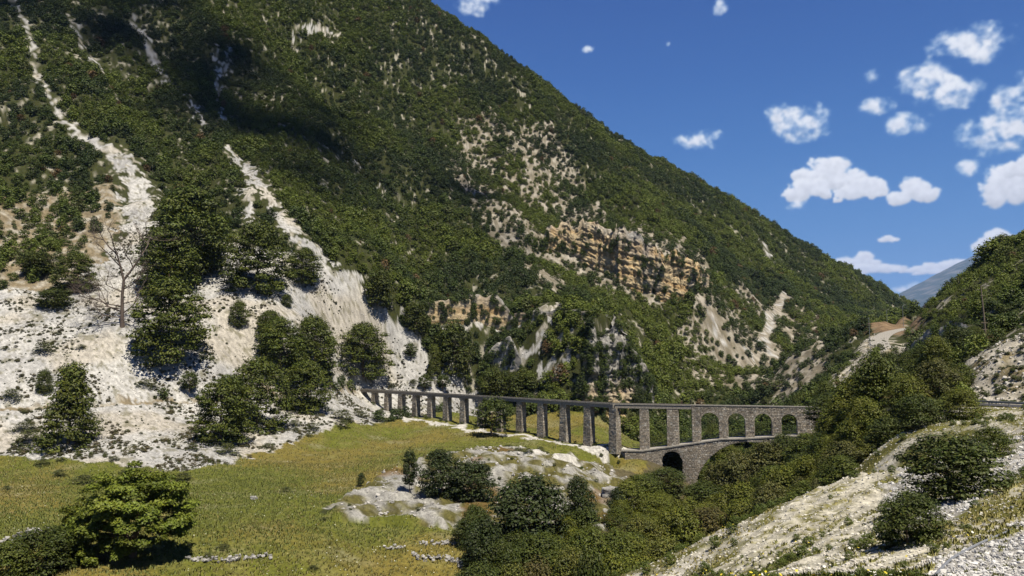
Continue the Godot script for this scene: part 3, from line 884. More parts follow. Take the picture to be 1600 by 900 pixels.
func foreground_tree() -> void:
	# wide plane tree at the near edge of the meadow; clumps are offsets from its foot in metres: x, y, z, radius
	var r := RandomNumberGenerator.new()
	r.seed = 77
	var foot := Vector3(-51.7, ground(-51.7, -103.3), -103.3)
	var o := thing("spreading_tree", foot)
	tag(o, "wide spreading bright green tree at the near edge of the meadow", "tree")
	var main := [[-1.0, 10.2, 0, 1.7], [1.2, 9.9, -1, 1.6], [3.0, 9.2, 1, 1.6], [4.9, 8.0, 0, 1.7], [6.6, 6.6, -1, 1.5], [7.2, 5.1, 0.5, 1.1], [6.9, 3.9, 0.5, 0.8], [-3.0, 9.0, 1, 1.7], [-4.8, 7.9, -1, 1.7], [-6.4, 6.6, 0.5, 1.6], [-7.8, 5.4, 0, 1.3], [-8.6, 4.4, 1, 1.0],
		[0.0, 8.2, 3, 1.8], [2.4, 7.4, 3.4, 1.7], [-2.4, 7.3, 3.6, 1.7], [4.6, 6.2, 2.4, 1.5], [-4.8, 5.9, 3, 1.6], [-0.6, 5.9, 4.6, 1.5], [1.6, 5.0, 4.4, 1.2], [-2.6, 4.6, 4.6, 1.3], [-6.2, 4.0, 2.4, 1.3], [3.9, 4.6, 3.2, 1.1], [-7.6, 2.8, 2.0, 1.2], [-9.0, 1.9, 1.4, 1.2], [-5.6, 2.4, 3.6, 1.1], [0.9, 3.2, 4.8, 0.9], [5.2, 5.0, -2, 1.3],
		[0.5, 8.6, -3.4, 1.8], [-3.4, 7.6, -3.2, 1.8], [3.6, 7.4, -3.4, 1.8], [-6.0, 5.6, -3, 1.5], [-0.4, 10.6, -1.6, 1.3], [2.0, 9.0, -2.6, 1.5], [-9.6, 3.4, -0.5, 1.0], [-4.0, 3.2, 4.4, 0.9], [-1.4, 2.4, 4.6, 1.0], [2.6, 2.6, 3.6, 1.0], [-7.0, 1.2, 3.0, 1.1], [-3.2, 1.4, 4.2, 1.0], [4.6, 3.2, 1.6, 1.1], [1.0, 1.4, 4.4, 0.8], [-9.4, 0.9, 2.0, 1.0], [0, 7.0, 0, 2.2], [3, 6, 0, 1.8], [-3.4, 6, 0, 1.9]]
	var wood := Geo.new()
	var forks := [Vector3(0.3, 2.6, 0), Vector3(-0.8, 3.1, 0.4), Vector3(0.9, 4.2, -0.2)]
	wood.tube([Vector3(0.2, -0.4, 0), Vector3(0.15, 1.2, 0), forks[0], forks[2], Vector3(0.8, 6.4, -0.2)], [0.55, 0.42, 0.36, 0.26, 0.12], 9)
	wood.tube([Vector3(0.18, 1.8, 0), forks[1], Vector3(-2.2, 5.0, 0.6)], [0.34, 0.28, 0.14], 8)
	var g := Geo.new()
	for c in main:
		var at := Vector3(c[0], c[1], c[2])
		var from: Vector3 = forks[1] if c[0] < -0.5 else forks[2]
		var mid := from.lerp(at, 0.5) + Vector3(0, 0.5, 0)
		wood.tube([from, mid, at], [0.15, 0.09, 0.03], 5)
		var cl := leaf_color(Color(0.075, 0.105, 0.012), r, 0.3)
		for q in 6:
			# every clump is a few flat sprays of leaves, one above another
			var sub := at + Vector3(r.randfn() * 0.6, r.randfn() * 0.5, r.randfn() * 0.7) * float(c[3])
			var rad: float = c[3] * (0.55 + 0.35 * r.randf())
			var tilt := Vector3(at.x * 0.05, 1.0, at.z * 0.05)
			for f in int(150 * rad + 60):
				var an := r.randf() * TAU
				var d := sqrt(r.randf()) * rad
				var p := sub + Vector3(cos(an) * d, 0.22 * (rad - d) - 0.12 * d * d / rad + r.randfn() * 0.2, sin(an) * d)
				var nn := (tilt + Vector3(cos(an), 0, sin(an)) * 0.4 + Vector3(r.randfn(), r.randfn(), r.randfn()) * 0.45).normalized()
				leaf(g, p, nn, 0.21, leaf_color(cl, r, 0.35), r)
	part("trunk", wood.mesh(), M.bark, o)
	part("crown", g.mesh(), M.leaf, o)

func twig(g: Geo, from: Vector3, dir: Vector3, length: float, thick: float, depth: int, r: RandomNumberGenerator) -> void:
	var mid := from + dir * length * 0.5 + Vector3(r.randfn(), r.randfn(), r.randfn()) * length * 0.05
	var d2 := (dir + Vector3(r.randfn(), r.randfn() * 0.6, r.randfn()) * 0.18).normalized()
	var end := mid + d2 * length * 0.5
	g.tube([from, mid, end], [thick, thick * 0.82, thick * 0.6], 6 if depth > 2 else 3)
	if depth == 0: return
	for k in (3 if depth > 1 else 4):
		var side := Vector3(r.randfn(), r.randfn() * 0.5 + 0.25, r.randfn()).normalized()
		var nd := (d2 * 0.75 + side * 0.75).normalized()
		twig(g, end if k < 2 else mid, nd, length * (0.55 + 0.25 * r.randf()), thick * (0.68 if k == 0 else 0.52), depth - 1, r)

func bare_tree() -> void:
	var r := RandomNumberGenerator.new()
	r.seed = 5
	var at := Vector3(-138.1, ground(-138.1, -261.6), -261.6)
	var o := thing("bare_tree", at)
	tag(o, "leafless grey tree on the white scree beside the dark tree group", "tree")
	var g := Geo.new()
	g.tube([Vector3(0.3, -0.6, 0), Vector3(0, 4, 0), Vector3(-0.3, 11, 0), Vector3(0, 16.5, 0)], [0.85, 0.62, 0.52, 0.45], 9)
	part("trunk", g.mesh(), M.deadwood, o)
	var arms := [[Vector3(0, 16.2, 0), Vector3(-0.35, 1, 0.1), 9.0, 0.42], [Vector3(0, 16.4, 0), Vector3(0.55, 0.9, 0), 9.5, 0.42], [Vector3(-0.2, 13, 0), Vector3(0.9, 0.6, 0.2), 7.0, 0.24], [Vector3(-0.2, 12, 0), Vector3(-0.9, 0.5, 0.2), 6.0, 0.2],
		[Vector3(0, 5, 0), Vector3(-0.9, 0.35, 0.2), 8.0, 0.3], [Vector3(0, 4.4, 0), Vector3(0.8, 0.5, 0.3), 6.0, 0.28], [Vector3(-0.1, 7, 0), Vector3(-0.8, 0.3, 0.5), 7.0, 0.22], [Vector3(0, 8, 0), Vector3(0.8, 0.1, 0.3), 5.5, 0.2], [Vector3(0, 6, 0), Vector3(-0.7, 0.1, 0.6), 6.0, 0.2], [Vector3(0, 3, 0), Vector3(-0.8, 0.2, 0.5), 6.5, 0.2]]
	for a in arms:
		var b := Geo.new()
		twig(b, a[0], a[1].normalized(), a[2], a[3], 5, r)
		part("branch", b.mesh(), M.deadwood, o)

func shrub_density(zn: String, x: float, z: float) -> float:
	match zn:
		"scree", "meadow", "path", "gravel", "pale", "earth", "knoll", "rill", "bank": return 0.0
		"brown": return 0.62
		"rocky": return 0.76 + 0.5 * n_mid.get_noise_2d(x * 2.0, z * 0.8)
		"patchy": return 0.80 + 0.7 * n_mid.get_noise_2d(x * 1.8, z * 1.8)
		"cuts": return 0.16
		"gorge": return 0.85
	var d := 0.97 + 0.65 * n_mid.get_noise_2d(x * 1.2 + 17.0, z * 0.7)
	if x > 60.0 and z > -225.0: d *= 0.42
	return d

func scatter_shrubs() -> void:
	# every bush of the slopes: place, size, tone; the 300 that show largest become things of their own
	var list := []
	var z := -100.0
	while z > -1180.0:
		var step := 3.3 + (-z - 200.0) * 0.002 if z < -200.0 else 3.3
		var half := 0.72 * -z + 20.0
		var x := -half
		while x < half:
			var px := x + (rng.randf() - 0.5) * step * 1.1
			var pz := z + (rng.randf() - 0.5) * step * 1.1
			x += step
			if pz > -235.0 and px < 60.0 and not (px > -8.0 and pz < -100.0): continue
			if pz > -113.0 and px > 20.0: continue
			var zn := zone_at(px, pz)
			if rng.randf() > shrub_density(zn, px, pz): continue
			var y := ground(px, pz)
			if px > 26.0 and px < 58.0 and pz < -178.0 and pz > -216.0: continue
			if px > 100.0 and pz > -420.0 and pz < -215.0 and near_line(road_line, Vector2(px, pz)) < 10.0: continue
			if near_aqueduct(px, pz) or in_chute(Vector2(px, pz), 0.75): continue
			var d := sqrt(px * px + pz * pz)
			var big := n_big.get_noise_2d(px * 2.0, pz * 2.0)
			var w := 2.7 + 4.2 * pow(rng.randf(), 1.6) + 2.0 * smooth(350.0, 800.0, -pz) + big * 1.2
			if zn in ["brown", "rocky", "patchy"]: w *= 0.85
			if zn == "gorge": w *= 1.3
			if rng.randf() < 0.18: w *= 0.5
			w *= 1.03 + 0.7 * n_mid.get_noise_2d(px * 0.9 - 55.0, pz * 0.9)
			if px > 105.0 and px < 210.0 and pz < -235.0 and pz > -375.0: w *= 0.6
			var hh := w * (0.75 + 0.4 * rng.randf())
			var tone := GREEN.lerp(FRESH, clampf(0.3 + big * 2.2 + rng.randf() * 0.5, 0, 1)).lerp(DARK, clampf(rng.randf() * 0.7 - big * 1.5, 0, 0.9))
			var q := rng.randf()
			if q < 0.05: tone = OLIVE
			elif q < 0.06: tone = RUST
			list.append([w / d, Vector3(px, y - hh * 0.06, pz), w, hh, tone * (1.15 + 0.5 * rng.randf()), rng.randi() % 6, rng.randf() * TAU, px / -pz])
		z -= step
	for p in face_spots:
		# bushes rooted in the ledges and clefts of the rock
		var w := 1.6 + 2.6 * rng.randf() * (1.5 if p.z < -450.0 else 1.0)
		list.append([w / p.length(), p - Vector3(0, w * 0.3, 0), w, w * 0.9, GREEN.lerp(DARK, rng.randf()) * 1.3, rng.randi() % 6, rng.randf() * TAU, p.x / -p.z])
	var order := list.duplicate()
	order.sort_custom(func(a, b): return a[0] > b[0])
	var singles := {}
	var tone_mats := []
	for tn in [GREEN, FRESH, DARK.lerp(GREEN, 0.4), OLIVE]: tone_mats.append(leaf_mat((tn * 1.4).linear_to_srgb()))
	var n := 0
	for e in order:
		if n >= 300: break
		if absf(e[7]) > 0.69: continue
		singles[e] = true
		var key := "shrub%d" % e[5]
		var best := 0
		for k in (4 if e[4].b > 0.024 else 3):
			var tn: Color = [GREEN, FRESH, DARK.lerp(GREEN, 0.4), OLIVE][k] * 1.4
			var cur: Color = [GREEN, FRESH, DARK.lerp(GREEN, 0.4), OLIVE][best] * 1.4
			if absf(tn.r - e[4].r) + absf(tn.g - e[4].g) < absf(cur.r - e[4].r) + absf(cur.g - e[4].g): best = k
		var o := thing("slope_shrub", e[1])
		o.rotation.y = e[6]
		o.scale = Vector3(e[2], e[3], e[2])
		part("trunk", protos[key][1], M.bark, o)
		if e[1].length() < 330.0: part("crown", protos["gorge%d" % [0, 1, 3, 2][best]][0], M.leaf, o)
		else: part("crown", protos[key][0], tone_mats[best], o)
		tag(o, "rounded %s shrub among many on the wooded slopes" % ["mid green", "light green", "dark green", "olive green"][best], "shrub", "%s shrubs on the wooded slopes" % ["mid green", "light green", "dark green", "olive green"][best])
		n += 1
	var root := thing("slope_forest")
	tag(root, "dense scrub forest covering the mountainside", "forest", "", "stuff")
	for k in 6:
		var these := []
		for e in list:
			if e[5] == k and not singles.has(e): these.append(e)
		var mm := MultiMesh.new()
		mm.transform_format = MultiMesh.TRANSFORM_3D
		mm.use_colors = true
		mm.mesh = protos["shrub%d" % k][0]
		mm.instance_count = these.size()
		for q in these.size():
			var e = these[q]
			mm.set_instance_transform(q, Transform3D(Basis(Vector3.UP, e[6]).scaled_local(Vector3(e[2], e[3], e[2])), e[1]))
			mm.set_instance_color(q, e[4])
		var mi := MultiMeshInstance3D.new()
		mi.name = "shrub_mass"
		mi.multimesh = mm
		mi.material_override = M.leaf
		mi.set_meta("kind", "stuff")
		root.add_child(mi, true)

func multi(called: String, label: String, category: String, mesh: Mesh, m: Material, xf: Array, cols: Array) -> void:
	var mm := MultiMesh.new()
	mm.transform_format = MultiMesh.TRANSFORM_3D
	mm.use_colors = true
	mm.mesh = mesh
	mm.instance_count = xf.size()
	for q in xf.size():
		mm.set_instance_transform(q, xf[q])
		mm.set_instance_color(q, cols[q])
	var mi := MultiMeshInstance3D.new()
	mi.name = numbered(called)
	mi.multimesh = mm
	mi.material_override = m
	add_child(mi)
	tag(mi, label, category, "", "stuff")

func rock_mesh(sd: int, rough := 0.28) -> ArrayMesh:
	var r := FastNoiseLite.new()
	noise_setup(r, sd, 0.9, 2)
	var s := SphereMesh.new()
	s.radial_segments = 9
	s.rings = 5
	s.radius = 0.5
	s.height = 1.0
	var a := s.get_mesh_arrays()
	var v: PackedVector3Array = a[Mesh.ARRAY_VERTEX]
	var t := SurfaceTool.new()
	t.begin(Mesh.PRIMITIVE_TRIANGLES)
	t.set_smooth_group(-1)
	for k in a[Mesh.ARRAY_INDEX]:
		var p := v[k]
		var q := p * (1.0 + r.get_noise_3d(p.x * 3.0, p.y * 3.0, p.z * 3.0) * rough * 3.0)
		q = Vector3(clampf(q.x, -0.42, 0.45), clampf(q.y, -0.4, 0.36), clampf(q.z, -0.44, 0.4))
		t.set_color(Color.WHITE)
		t.add_vertex(q)
	t.generate_normals()
	return t.commit()

func tuft_mesh(sd: int, blades: int, wide: float) -> ArrayMesh:
	var r := RandomNumberGenerator.new()
	r.seed = sd
	var g := Geo.new()
	for k in blades:
		var an := r.randf() * TAU
		var d := Vector3(cos(an), 0, sin(an))
		var foot := d * r.randf() * wide * 0.4
		var top := foot + d * wide * (0.2 + 0.5 * r.randf()) + Vector3(0, 0.5 + 0.5 * r.randf(), 0)
		var side := Vector3(-d.z, 0, d.x) * 0.07
		var nn := (Vector3.UP * 0.6 + d * 0.6).normalized()
		var mid := foot.lerp(top, 0.55) + Vector3(0, 0.08, 0)
		g.quad(foot - side, foot + side, mid + side * 0.8, mid - side * 0.8, nn)
		g.quad(mid - side * 0.8, mid + side * 0.8, top, top, nn)
	return g.mesh()

func flower_mesh() -> ArrayMesh:
	var g := Geo.new()
	for k in 5:
		var an := k * TAU / 5.0
		var d := Vector3(cos(an), 0.15, sin(an))
		var s := Vector3(-d.z, 0, d.x) * 0.35
		g.quad(Vector3.ZERO, d * 0.6 + s, d, d * 0.6 - s, Vector3.UP)
	return g.mesh()

func ground_cover() -> void:
	var stone := rock_mesh(3)
	var tuft := tuft_mesh(8, 16, 0.6)
	var weed: ArrayMesh = protos["shrub2"][0]
	var sx := []
	var sc := []
	var tx := []
	var tc := []
	var wx := []
	var wc := []
	var fx := []
	var fc := []
	var wfx := []
	var wfc := []
	# scree: loose stones, dark little plants
	for k in 60000:
		var z := -100.0 - 250.0 * sqrt(rng.randf())
		var x := (rng.randf() * 2.0 - 1.0) * 0.72 * -z
		var zn := zone_at(x, z)
		if near_aqueduct(x, z): continue
		var y := ground(x, z)
		if zn == "scree" or zn == "knoll" or zn == "cuts" or zn == "pale":
			var a := n_mid.get_noise_2d(x * 1.5 + 80.0, z * 1.5)
			if rng.randf() < 0.55 + a * 0.5:
				var s := 0.15 + 0.5 * pow(rng.randf(), 3.0) + (0.5 if zn == "knoll" and rng.randf() < 0.25 else 0.0)
				sx.append(Transform3D(Basis.from_euler(Vector3(rng.randf() * 6, rng.randf() * 6, 0)).scaled_local(Vector3(s, s * 0.7, s)), Vector3(x, y + s * 0.1, z)))
				var b := (0.34 if zn != "knoll" else 0.24) + 0.2 * rng.randf()
				sc.append(Color(b, b * 0.96, b * 0.88))
			elif rng.randf() < 0.18 + a * 0.3:
				var w := 0.3 + 0.9 * pow(rng.randf(), 2.5)
				wx.append(Transform3D(Basis(Vector3.UP, rng.randf() * TAU).scaled_local(Vector3(w, w * 0.6, w)), Vector3(x, y, z)))
				wc.append(GREEN.lerp(OLIVE, rng.randf()) * (0.7 + 0.6 * rng.randf()))
		elif zn == "meadow":
			var w := 0.25 + 0.35 * rng.randf()
			tx.append(Transform3D(Basis(Vector3.UP, rng.randf() * TAU).scaled_local(Vector3(w * 1.4, w, w * 1.4)), Vector3(x, y - 0.03, z)))
			tc.append(Color(0.112, 0.125, 0.026).lerp(Color(0.175, 0.145, 0.045), clampf(rng.randf() + n_big.get_noise_2d(x * 4.0, z * 4.0), 0, 1)))
	# the right hillside: rubble and tufts on the pale slope above the road
	for k in 26000:
		var z := -108.0 - 170.0 * rng.randf()
		var x := 58.0 + rng.randf() * (0.72 * -z - 50.0)
		if x < 58.0: continue
		var zn := zone_at(x, z)
		if zn != "pale" and zn != "cuts": continue
		if absf(x - 72.0) < 6.0 and z > -150.0: continue
		var y := ground(x, z)
		if rng.randf() < 0.75:
			var s := 0.15 + 0.55 * pow(rng.randf(), 3.0)
			sx.append(Transform3D(Basis.from_euler(Vector3(rng.randf() * 6, rng.randf() * 6, 0)).scaled_local(Vector3(s, s * 0.7, s)), Vector3(x, y + s * 0.1, z)))
			var b := 0.34 + 0.2 * rng.randf()
			sc.append(Color(b, b * 0.94, b * 0.82))
		else:
			var w := 0.3 + 1.1 * pow(rng.randf(), 2.5)
			wx.append(Transform3D(Basis(Vector3.UP, rng.randf() * TAU).scaled_local(Vector3(w, w * 0.6, w)), Vector3(x, y, z)))
			wc.append(GREEN.lerp(OLIVE, rng.randf()) * (0.8 + 0.6 * rng.randf()))
	# the near meadow is thicker and dotted with small pale flowers
	for k in 30000:
		var z := -92.0 - 110.0 * rng.randf()
		var x := -0.72 * -z + rng.randf() * (0.72 * -z + 5.0)
		if zone_at(x, z) != "meadow": continue
		var y := ground(x, z)
		var a := n_mid.get_noise_2d(x * 1.3 + 200.0, z * 1.3)
		if rng.randf() < 0.03 + 0.16 * smooth(0.05, 0.5, a):
			var s := 0.06 + 0.07 * rng.randf()
			wfx.append(Transform3D(Basis.from_euler(Vector3(rng.randf() * 0.6, rng.randf() * 6, rng.randf() * 0.6)).scaled_local(Vector3(s, s, s)), Vector3(x, y + 0.2, z)))
			wfc.append(Color(0.45, 0.45, 0.34))
		else:
			var w := 0.2 + 0.3 * rng.randf()
			tx.append(Transform3D(Basis(Vector3.UP, rng.randf() * TAU).scaled_local(Vector3(w * 1.4, w, w * 1.4)), Vector3(x, y - 0.03, z)))
			tc.append(Color(0.108, 0.125, 0.025).lerp(Color(0.175, 0.142, 0.043), clampf(0.3 + rng.randf() * 0.6 + n_big.get_noise_2d(x * 4.0, z * 4.0) * 1.4 - 0.4, 0, 1)))
	for k in 30000:
		var z := -185.0 - 165.0 * rng.randf()
		var x := -0.72 * -z + rng.randf() * 0.72 * -z
		if n_mid.get_noise_2d(x * 2.6 - 70.0, z * 2.6) + 0.5 * n_fine.get_noise_2d(x * 3.0, z * 3.0) < 0.08 or zone_at(x, z) != "scree" or near_aqueduct(x, z): continue
		var w := 0.35 + 1.1 * pow(rng.randf(), 3.0)
		wx.append(Transform3D(Basis(Vector3.UP, rng.randf() * TAU).scaled_local(Vector3(w, w * 0.55, w)), Vector3(x, ground(x, z), z)))
		wc.append(GREEN.lerp(OLIVE, rng.randf()).lerp(Color(0.11, 0.085, 0.05), rng.randf() * 0.8) * (0.8 + 0.6 * rng.randf()))
	for k in 14:
		# weeds round the feet of the piers
		for q in 16:
			var p := along_left(BAY * k) + Vector2(rng.randfn(), rng.randfn()) * 1.7
			var w := 0.4 + 0.7 * rng.randf()
			wx.append(Transform3D(Basis(Vector3.UP, rng.randf() * TAU).scaled_local(Vector3(w, w * 0.8, w)), Vector3(p.x, ground(p.x, p.y), p.y)))
			wc.append(GREEN.lerp(OLIVE, rng.randf()) * (0.9 + 0.6 * rng.randf()))
	multi("meadow_grass", "short olive and brown grass of the meadow", "grass", tuft, leaf_mat(Color.WHITE), tx, tc)
	multi("meadow_flowers", "tiny pale flowers dotted over the meadow", "flowers", flower_mesh(), M.rock, wfx, wfc)
	multi("scree_stones", "loose pale stones on the scree and the knoll", "stones", stone, M.rock, sx, sc)
	multi("scree_weeds", "small dark weeds scattered over the white scree", "weeds", weed, M.leaf, wx, wc)
	# the near bank: gravel, dry grass with yellow flowers
	sx = []
	sc = []
	tx = []
	tc = []
	wx = []
	wc = []
	for k in 110000:
		var z := -18.0 - 88.0 * pow(rng.randf(), 1.7)
		var x := -4.0 + rng.randf() * (0.74 * -z + 8.0)
		var y := ground(x, z)
		if y < -3.0: continue
		var zn := zone_at(x, z)
		var e := -z / 40.0
		if zn == "gravel":
			var s := (0.04 + 0.2 * pow(rng.randf(), 4.0)) * maxf(0.6, sqrt(e))
			if rng.randf() < 0.035:
				tx.append(Transform3D(Basis(Vector3.UP, rng.randf() * TAU).scaled_local(Vector3(0.2, 0.16, 0.2)), Vector3(x, y - 0.02, z)))
				tc.append(Color(0.12, 0.12, 0.035))
			sx.append(Transform3D(Basis.from_euler(Vector3(rng.randf() * 6, rng.randf() * 6, 0)).scaled_local(Vector3(s * 1.3, s * 0.7, s)), Vector3(x, y + s * 0.15, z)))
			var b := 0.28 + 0.3 * rng.randf()
			sc.append(Color(b, b * 0.975, b * 0.92))
		elif zn == "rill" or zn == "bank":
			if rng.randf() < 0.4:
				var p := (0.04 + 0.14 * pow(rng.randf(), 3.0)) * maxf(0.7, sqrt(e))
				sx.append(Transform3D(Basis.from_euler(Vector3(rng.randf() * 6, rng.randf() * 6, 0)).scaled_local(Vector3(p * 1.3, p * 0.7, p)), Vector3(x, y + p * 0.1, z)))
				sc.append(Color(0.44, 0.42, 0.36) * (0.7 + 0.5 * rng.randf()))
				continue
			var b := n_fine.get_noise_2d(x * 2.4, z * 2.4)
			var g := n_mid.get_noise_2d(x * 2.0, z * 2.0 + 50.0)
			if zn == "rill":
				var s := n_fine.get_noise_2d(rill_u(x, z) * 22.0, rill_v(x, z) * 1.6)
				if s + b * 0.5 < 0.14: 
					if rng.randf() < 0.25:
						var q := 0.05 + 0.12 * pow(rng.randf(), 2.0)
						sx.append(Transform3D(Basis.from_euler(Vector3(rng.randf() * 6, rng.randf() * 6, 0)).scaled_local(Vector3(q * 1.3, q * 0.7, q)), Vector3(x, y + q * 0.1, z)))
						sc.append(Color(0.45, 0.42, 0.36))
					continue
			if rng.randf() < (0.72 if zn == "rill" else 0.5) - g * 0.6: continue
			var w := (0.1 + 0.16 * rng.randf()) * (1.0 + 0.7 * clampf(g, 0, 1))
			tx.append(Transform3D(Basis(Vector3.UP, rng.randf() * TAU).scaled_local(Vector3(w * 1.3, w * 0.9, w * 1.3)), Vector3(x, y - 0.03, z)))
			tc.append(Color(0.10, 0.115, 0.022).lerp(Color(0.23, 0.2, 0.07), clampf(0.55 - g * 1.4 + rng.randf() * 0.5, 0, 1)))
			if rng.randf() < (0.02 + 0.14 * smooth(0.05, 0.45, g)) * clampf(e, 0.2, 1.0):
				var s := 0.03 + 0.035 * rng.randf()
				fx.append(Transform3D(Basis.from_euler(Vector3(rng.randf() * 0.7, rng.randf() * 6, rng.randf() * 0.7)).scaled_local(Vector3(s, s, s)), Vector3(x, y + w * 1.1, z)))
				fc.append(Color(0.62, 0.50, 0.05) if rng.randf() < 0.7 else Color(0.7, 0.68, 0.6))
			if rng.randf() < 0.015 + 0.08 * smooth(0.0, 0.4, g):
				var v := (0.22 + 0.5 * rng.randf()) * clampf(e, 0.55, 1.4)
				wx.append(Transform3D(Basis(Vector3.UP, rng.randf() * TAU).scaled_local(Vector3(v, v * 0.9, v)), Vector3(x, y, z)))
				wc.append(GREEN.lerp(FRESH, rng.randf()) * 1.2)
	for k in 26000:
		var z := -15.0 - 24.0 * rng.randf()
		var x := 8.0 + rng.randf() * 24.0
		if zone_at(x, z) != "gravel": continue
		var s := 0.025 + 0.11 * pow(rng.randf(), 3.0)
		sx.append(Transform3D(Basis.from_euler(Vector3(rng.randf() * 6, rng.randf() * 6, 0)).scaled_local(Vector3(s * 1.3, s * 0.7, s)), Vector3(x, ground(x, z) + s * 0.15, z)))
		var b := 0.26 + 0.32 * rng.randf()
		sc.append(Color(b, b * 0.97, b * 0.9))
	multi("bank_gravel", "loose white gravel on the near bank", "gravel", stone, M.rock, sx, sc)
	multi("bank_grass", "dry grass tufts on the near bank", "grass", tuft, leaf_mat(Color.WHITE), tx, tc)
	multi("bank_flowers", "small yellow flowers in the bank grass", "flowers", flower_mesh(), M.rock, fx, fc)
	multi("bank_weeds", "low green weeds on the near bank", "weeds", weed, M.leaf, wx, wc)

# ---------------------------------------------------------------- rock faces
func build_cliffs() -> void:
	var words := ["broad orange and grey layered cliff high on the mountain", "tall grey rock buttress with an orange foot behind the aqueduct", "pale rock band above the track", "low rock bank beside the track", "grey rock rib", "shaded rock cutting beside the upper road"]
	for k in cliffs.size():
		var c: Dictionary = cliffs[k]
		var pts: PackedVector3Array = c.pts
		var total := 0.0
		var lens := [0.0]
		for q in pts.size() - 1:
			total += Vector2(pts[q].x, pts[q].z).distance_to(Vector2(pts[q + 1].x, pts[q + 1].z))
			lens.append(total)
		var fine := 1.0 if k == 0 else 0.6
		var cols := int(total / fine)
		var hmax := 0.0
		for v in c.hs: hmax = maxf(hmax, v)
		var rows := int((hmax + 6.0) / (fine * 0.7))
		var g := Geo.new()
		var off := k * 137.0
		for a in cols + 1:
			var s := total * a / cols
			var q := 0
			while q < pts.size() - 2 and s > lens[q + 1]: q += 1
			var t: float = (s - lens[q]) / (lens[q + 1] - lens[q])
			var foot := pts[q].lerp(pts[q + 1], t)
			var dir := (pts[q + 1] - pts[q])
			var back := Vector3(dir.z, 0, -dir.x).normalized()
			var hh: float = lerpf(c.hs[q], c.hs[q + 1], t)
			hh *= 0.92 + 0.3 * n_mid.get_noise_2d(s * 4.0 + off, 9.0)
			for b in rows + 1:
				var u := float(b) / rows
				var y := -5.0 + (hh + 5.6) * u
				var bed := n_rock.get_noise_2d(s * 0.35 + off, y * 4.2 + n_mid.get_noise_2d(s, off) * 14.0)
				var crack := 1.0 - absf(n_rid.get_noise_2d(s * 6.5 + off * 3.0, y * 0.9))
				var bulge := n_mid.get_noise_2d(s * 1.7 + off, y * 1.2)
				var amp := clampf(hh * 0.05, 0.25, 1.8)
				var cleft := smooth(0.78, 1.0, 1.0 - absf(n_rid.get_noise_2d(s * 2.1 + off * 2.0, y * 0.35)) * 1.6)
				var push := (signf(bed) * smooth(0.03, 0.2, absf(bed)) * 0.3 + bulge * 1.9 - smooth(0.8, 1.0, crack) * 0.9) * amp + n_fine.get_noise_2d(s * 5.0 + off, y * 9.0) * 0.6 * amp - cleft * amp * 0.8
				var p := foot + back * (hh * 0.1 * u + maxf(0.0, u - 0.9) * hh * 0.5 - 0.9) - back * push
				p.y = foot.y + y
				g.v.append(p)
				if u > 0.12 and rng.randf() < (0.012 if k == 0 else 0.02) * (1.0 + 3.0 * cleft): face_spots.append(p)
				var warm := clampf(c.tone * 0.72 + n_mid.get_noise_2d(s * 0.9 + off + 60.0, y * 1.6) * 1.5 - (u - 0.45) * 1.1 * (1.0 if k != 1 else 2.0) , 0.0, 1.0)
				warm *= 1.0 - cleft * 0.6
				if k == 1: warm = clampf((0.55 - u) * 3.0, 0, 1) * smooth(0.0, 0.2, 0.6 - s / total)
				var grey := Color(0.27, 0.258, 0.235).lerp(Color(0.42, 0.40, 0.36), clampf(0.5 + n_fine.get_noise_2d(s * 3.0 + off, y * 2.0) * 1.3, 0, 1))
				var col := grey.lerp(Color(0.46, 0.315, 0.155).lerp(Color(0.54, 0.43, 0.26), clampf(0.5 + bed * 1.5, 0, 1)), clampf(warm, 0, 1))
				# dark weathering runs down from the ledges
				col = col.lerp(Color(0.19, 0.18, 0.17), 0.35 * smooth(0.18, 0.5, n_fine.get_noise_2d(s * 7.0 + off, y * 0.5)))
				g.c.append(Color(col.r * 1.3, col.g * 1.3, col.b * 1.3) * (0.85 + 0.3 * rng.randf()))
		for a in cols:
			for b in rows:
				var o := a * (rows + 1) + b
				g.i.append_array([o, o + 1, o + rows + 1, o + rows + 1, o + 1, o + rows + 2])
		var t := SurfaceTool.new()
		t.create_from(g.mesh(), 0)
		t.generate_normals()
		var o := part("cliff", t.commit(), M.cliff, self)
		tag(o, words[k], "", "", "structure")

# ---------------------------------------------------------------- masonry
const TOP := 6.5                                   # level of the water channel
const KNEE := Vector2(30.2, -220.0)                # where the aqueduct bends
const LEFT_DIR := Vector2(-0.676, -0.737)
const RIGHT_DIR := Vector2(0.968, 0.252)
const BAY := 10.05

func near_aqueduct(x: float, z: float) -> bool:
	var q := Vector2(x, z) - KNEE
	var s := q.dot(LEFT_DIR)
	if s > -2.0 and s < 137.0 and absf(q.cross(LEFT_DIR)) < 4.0: return true
	s = q.dot(RIGHT_DIR)
	return s > -2.0 and s < 64.0 and absf(q.cross(RIGHT_DIR)) < 6.5

func stone_color(r: RandomNumberGenerator) -> Color:
	var b := 0.7 + 0.7 * r.randf()
	var c := Color(0.39, 0.355, 0.30).lerp(Color(0.40, 0.34, 0.26), r.randf())
	if r.randf() < 0.12: c = Color(0.5, 0.47, 0.41)
	return Color(c.r * b * 1.3, c.g * b * 1.3, c.b * b * 1.3)

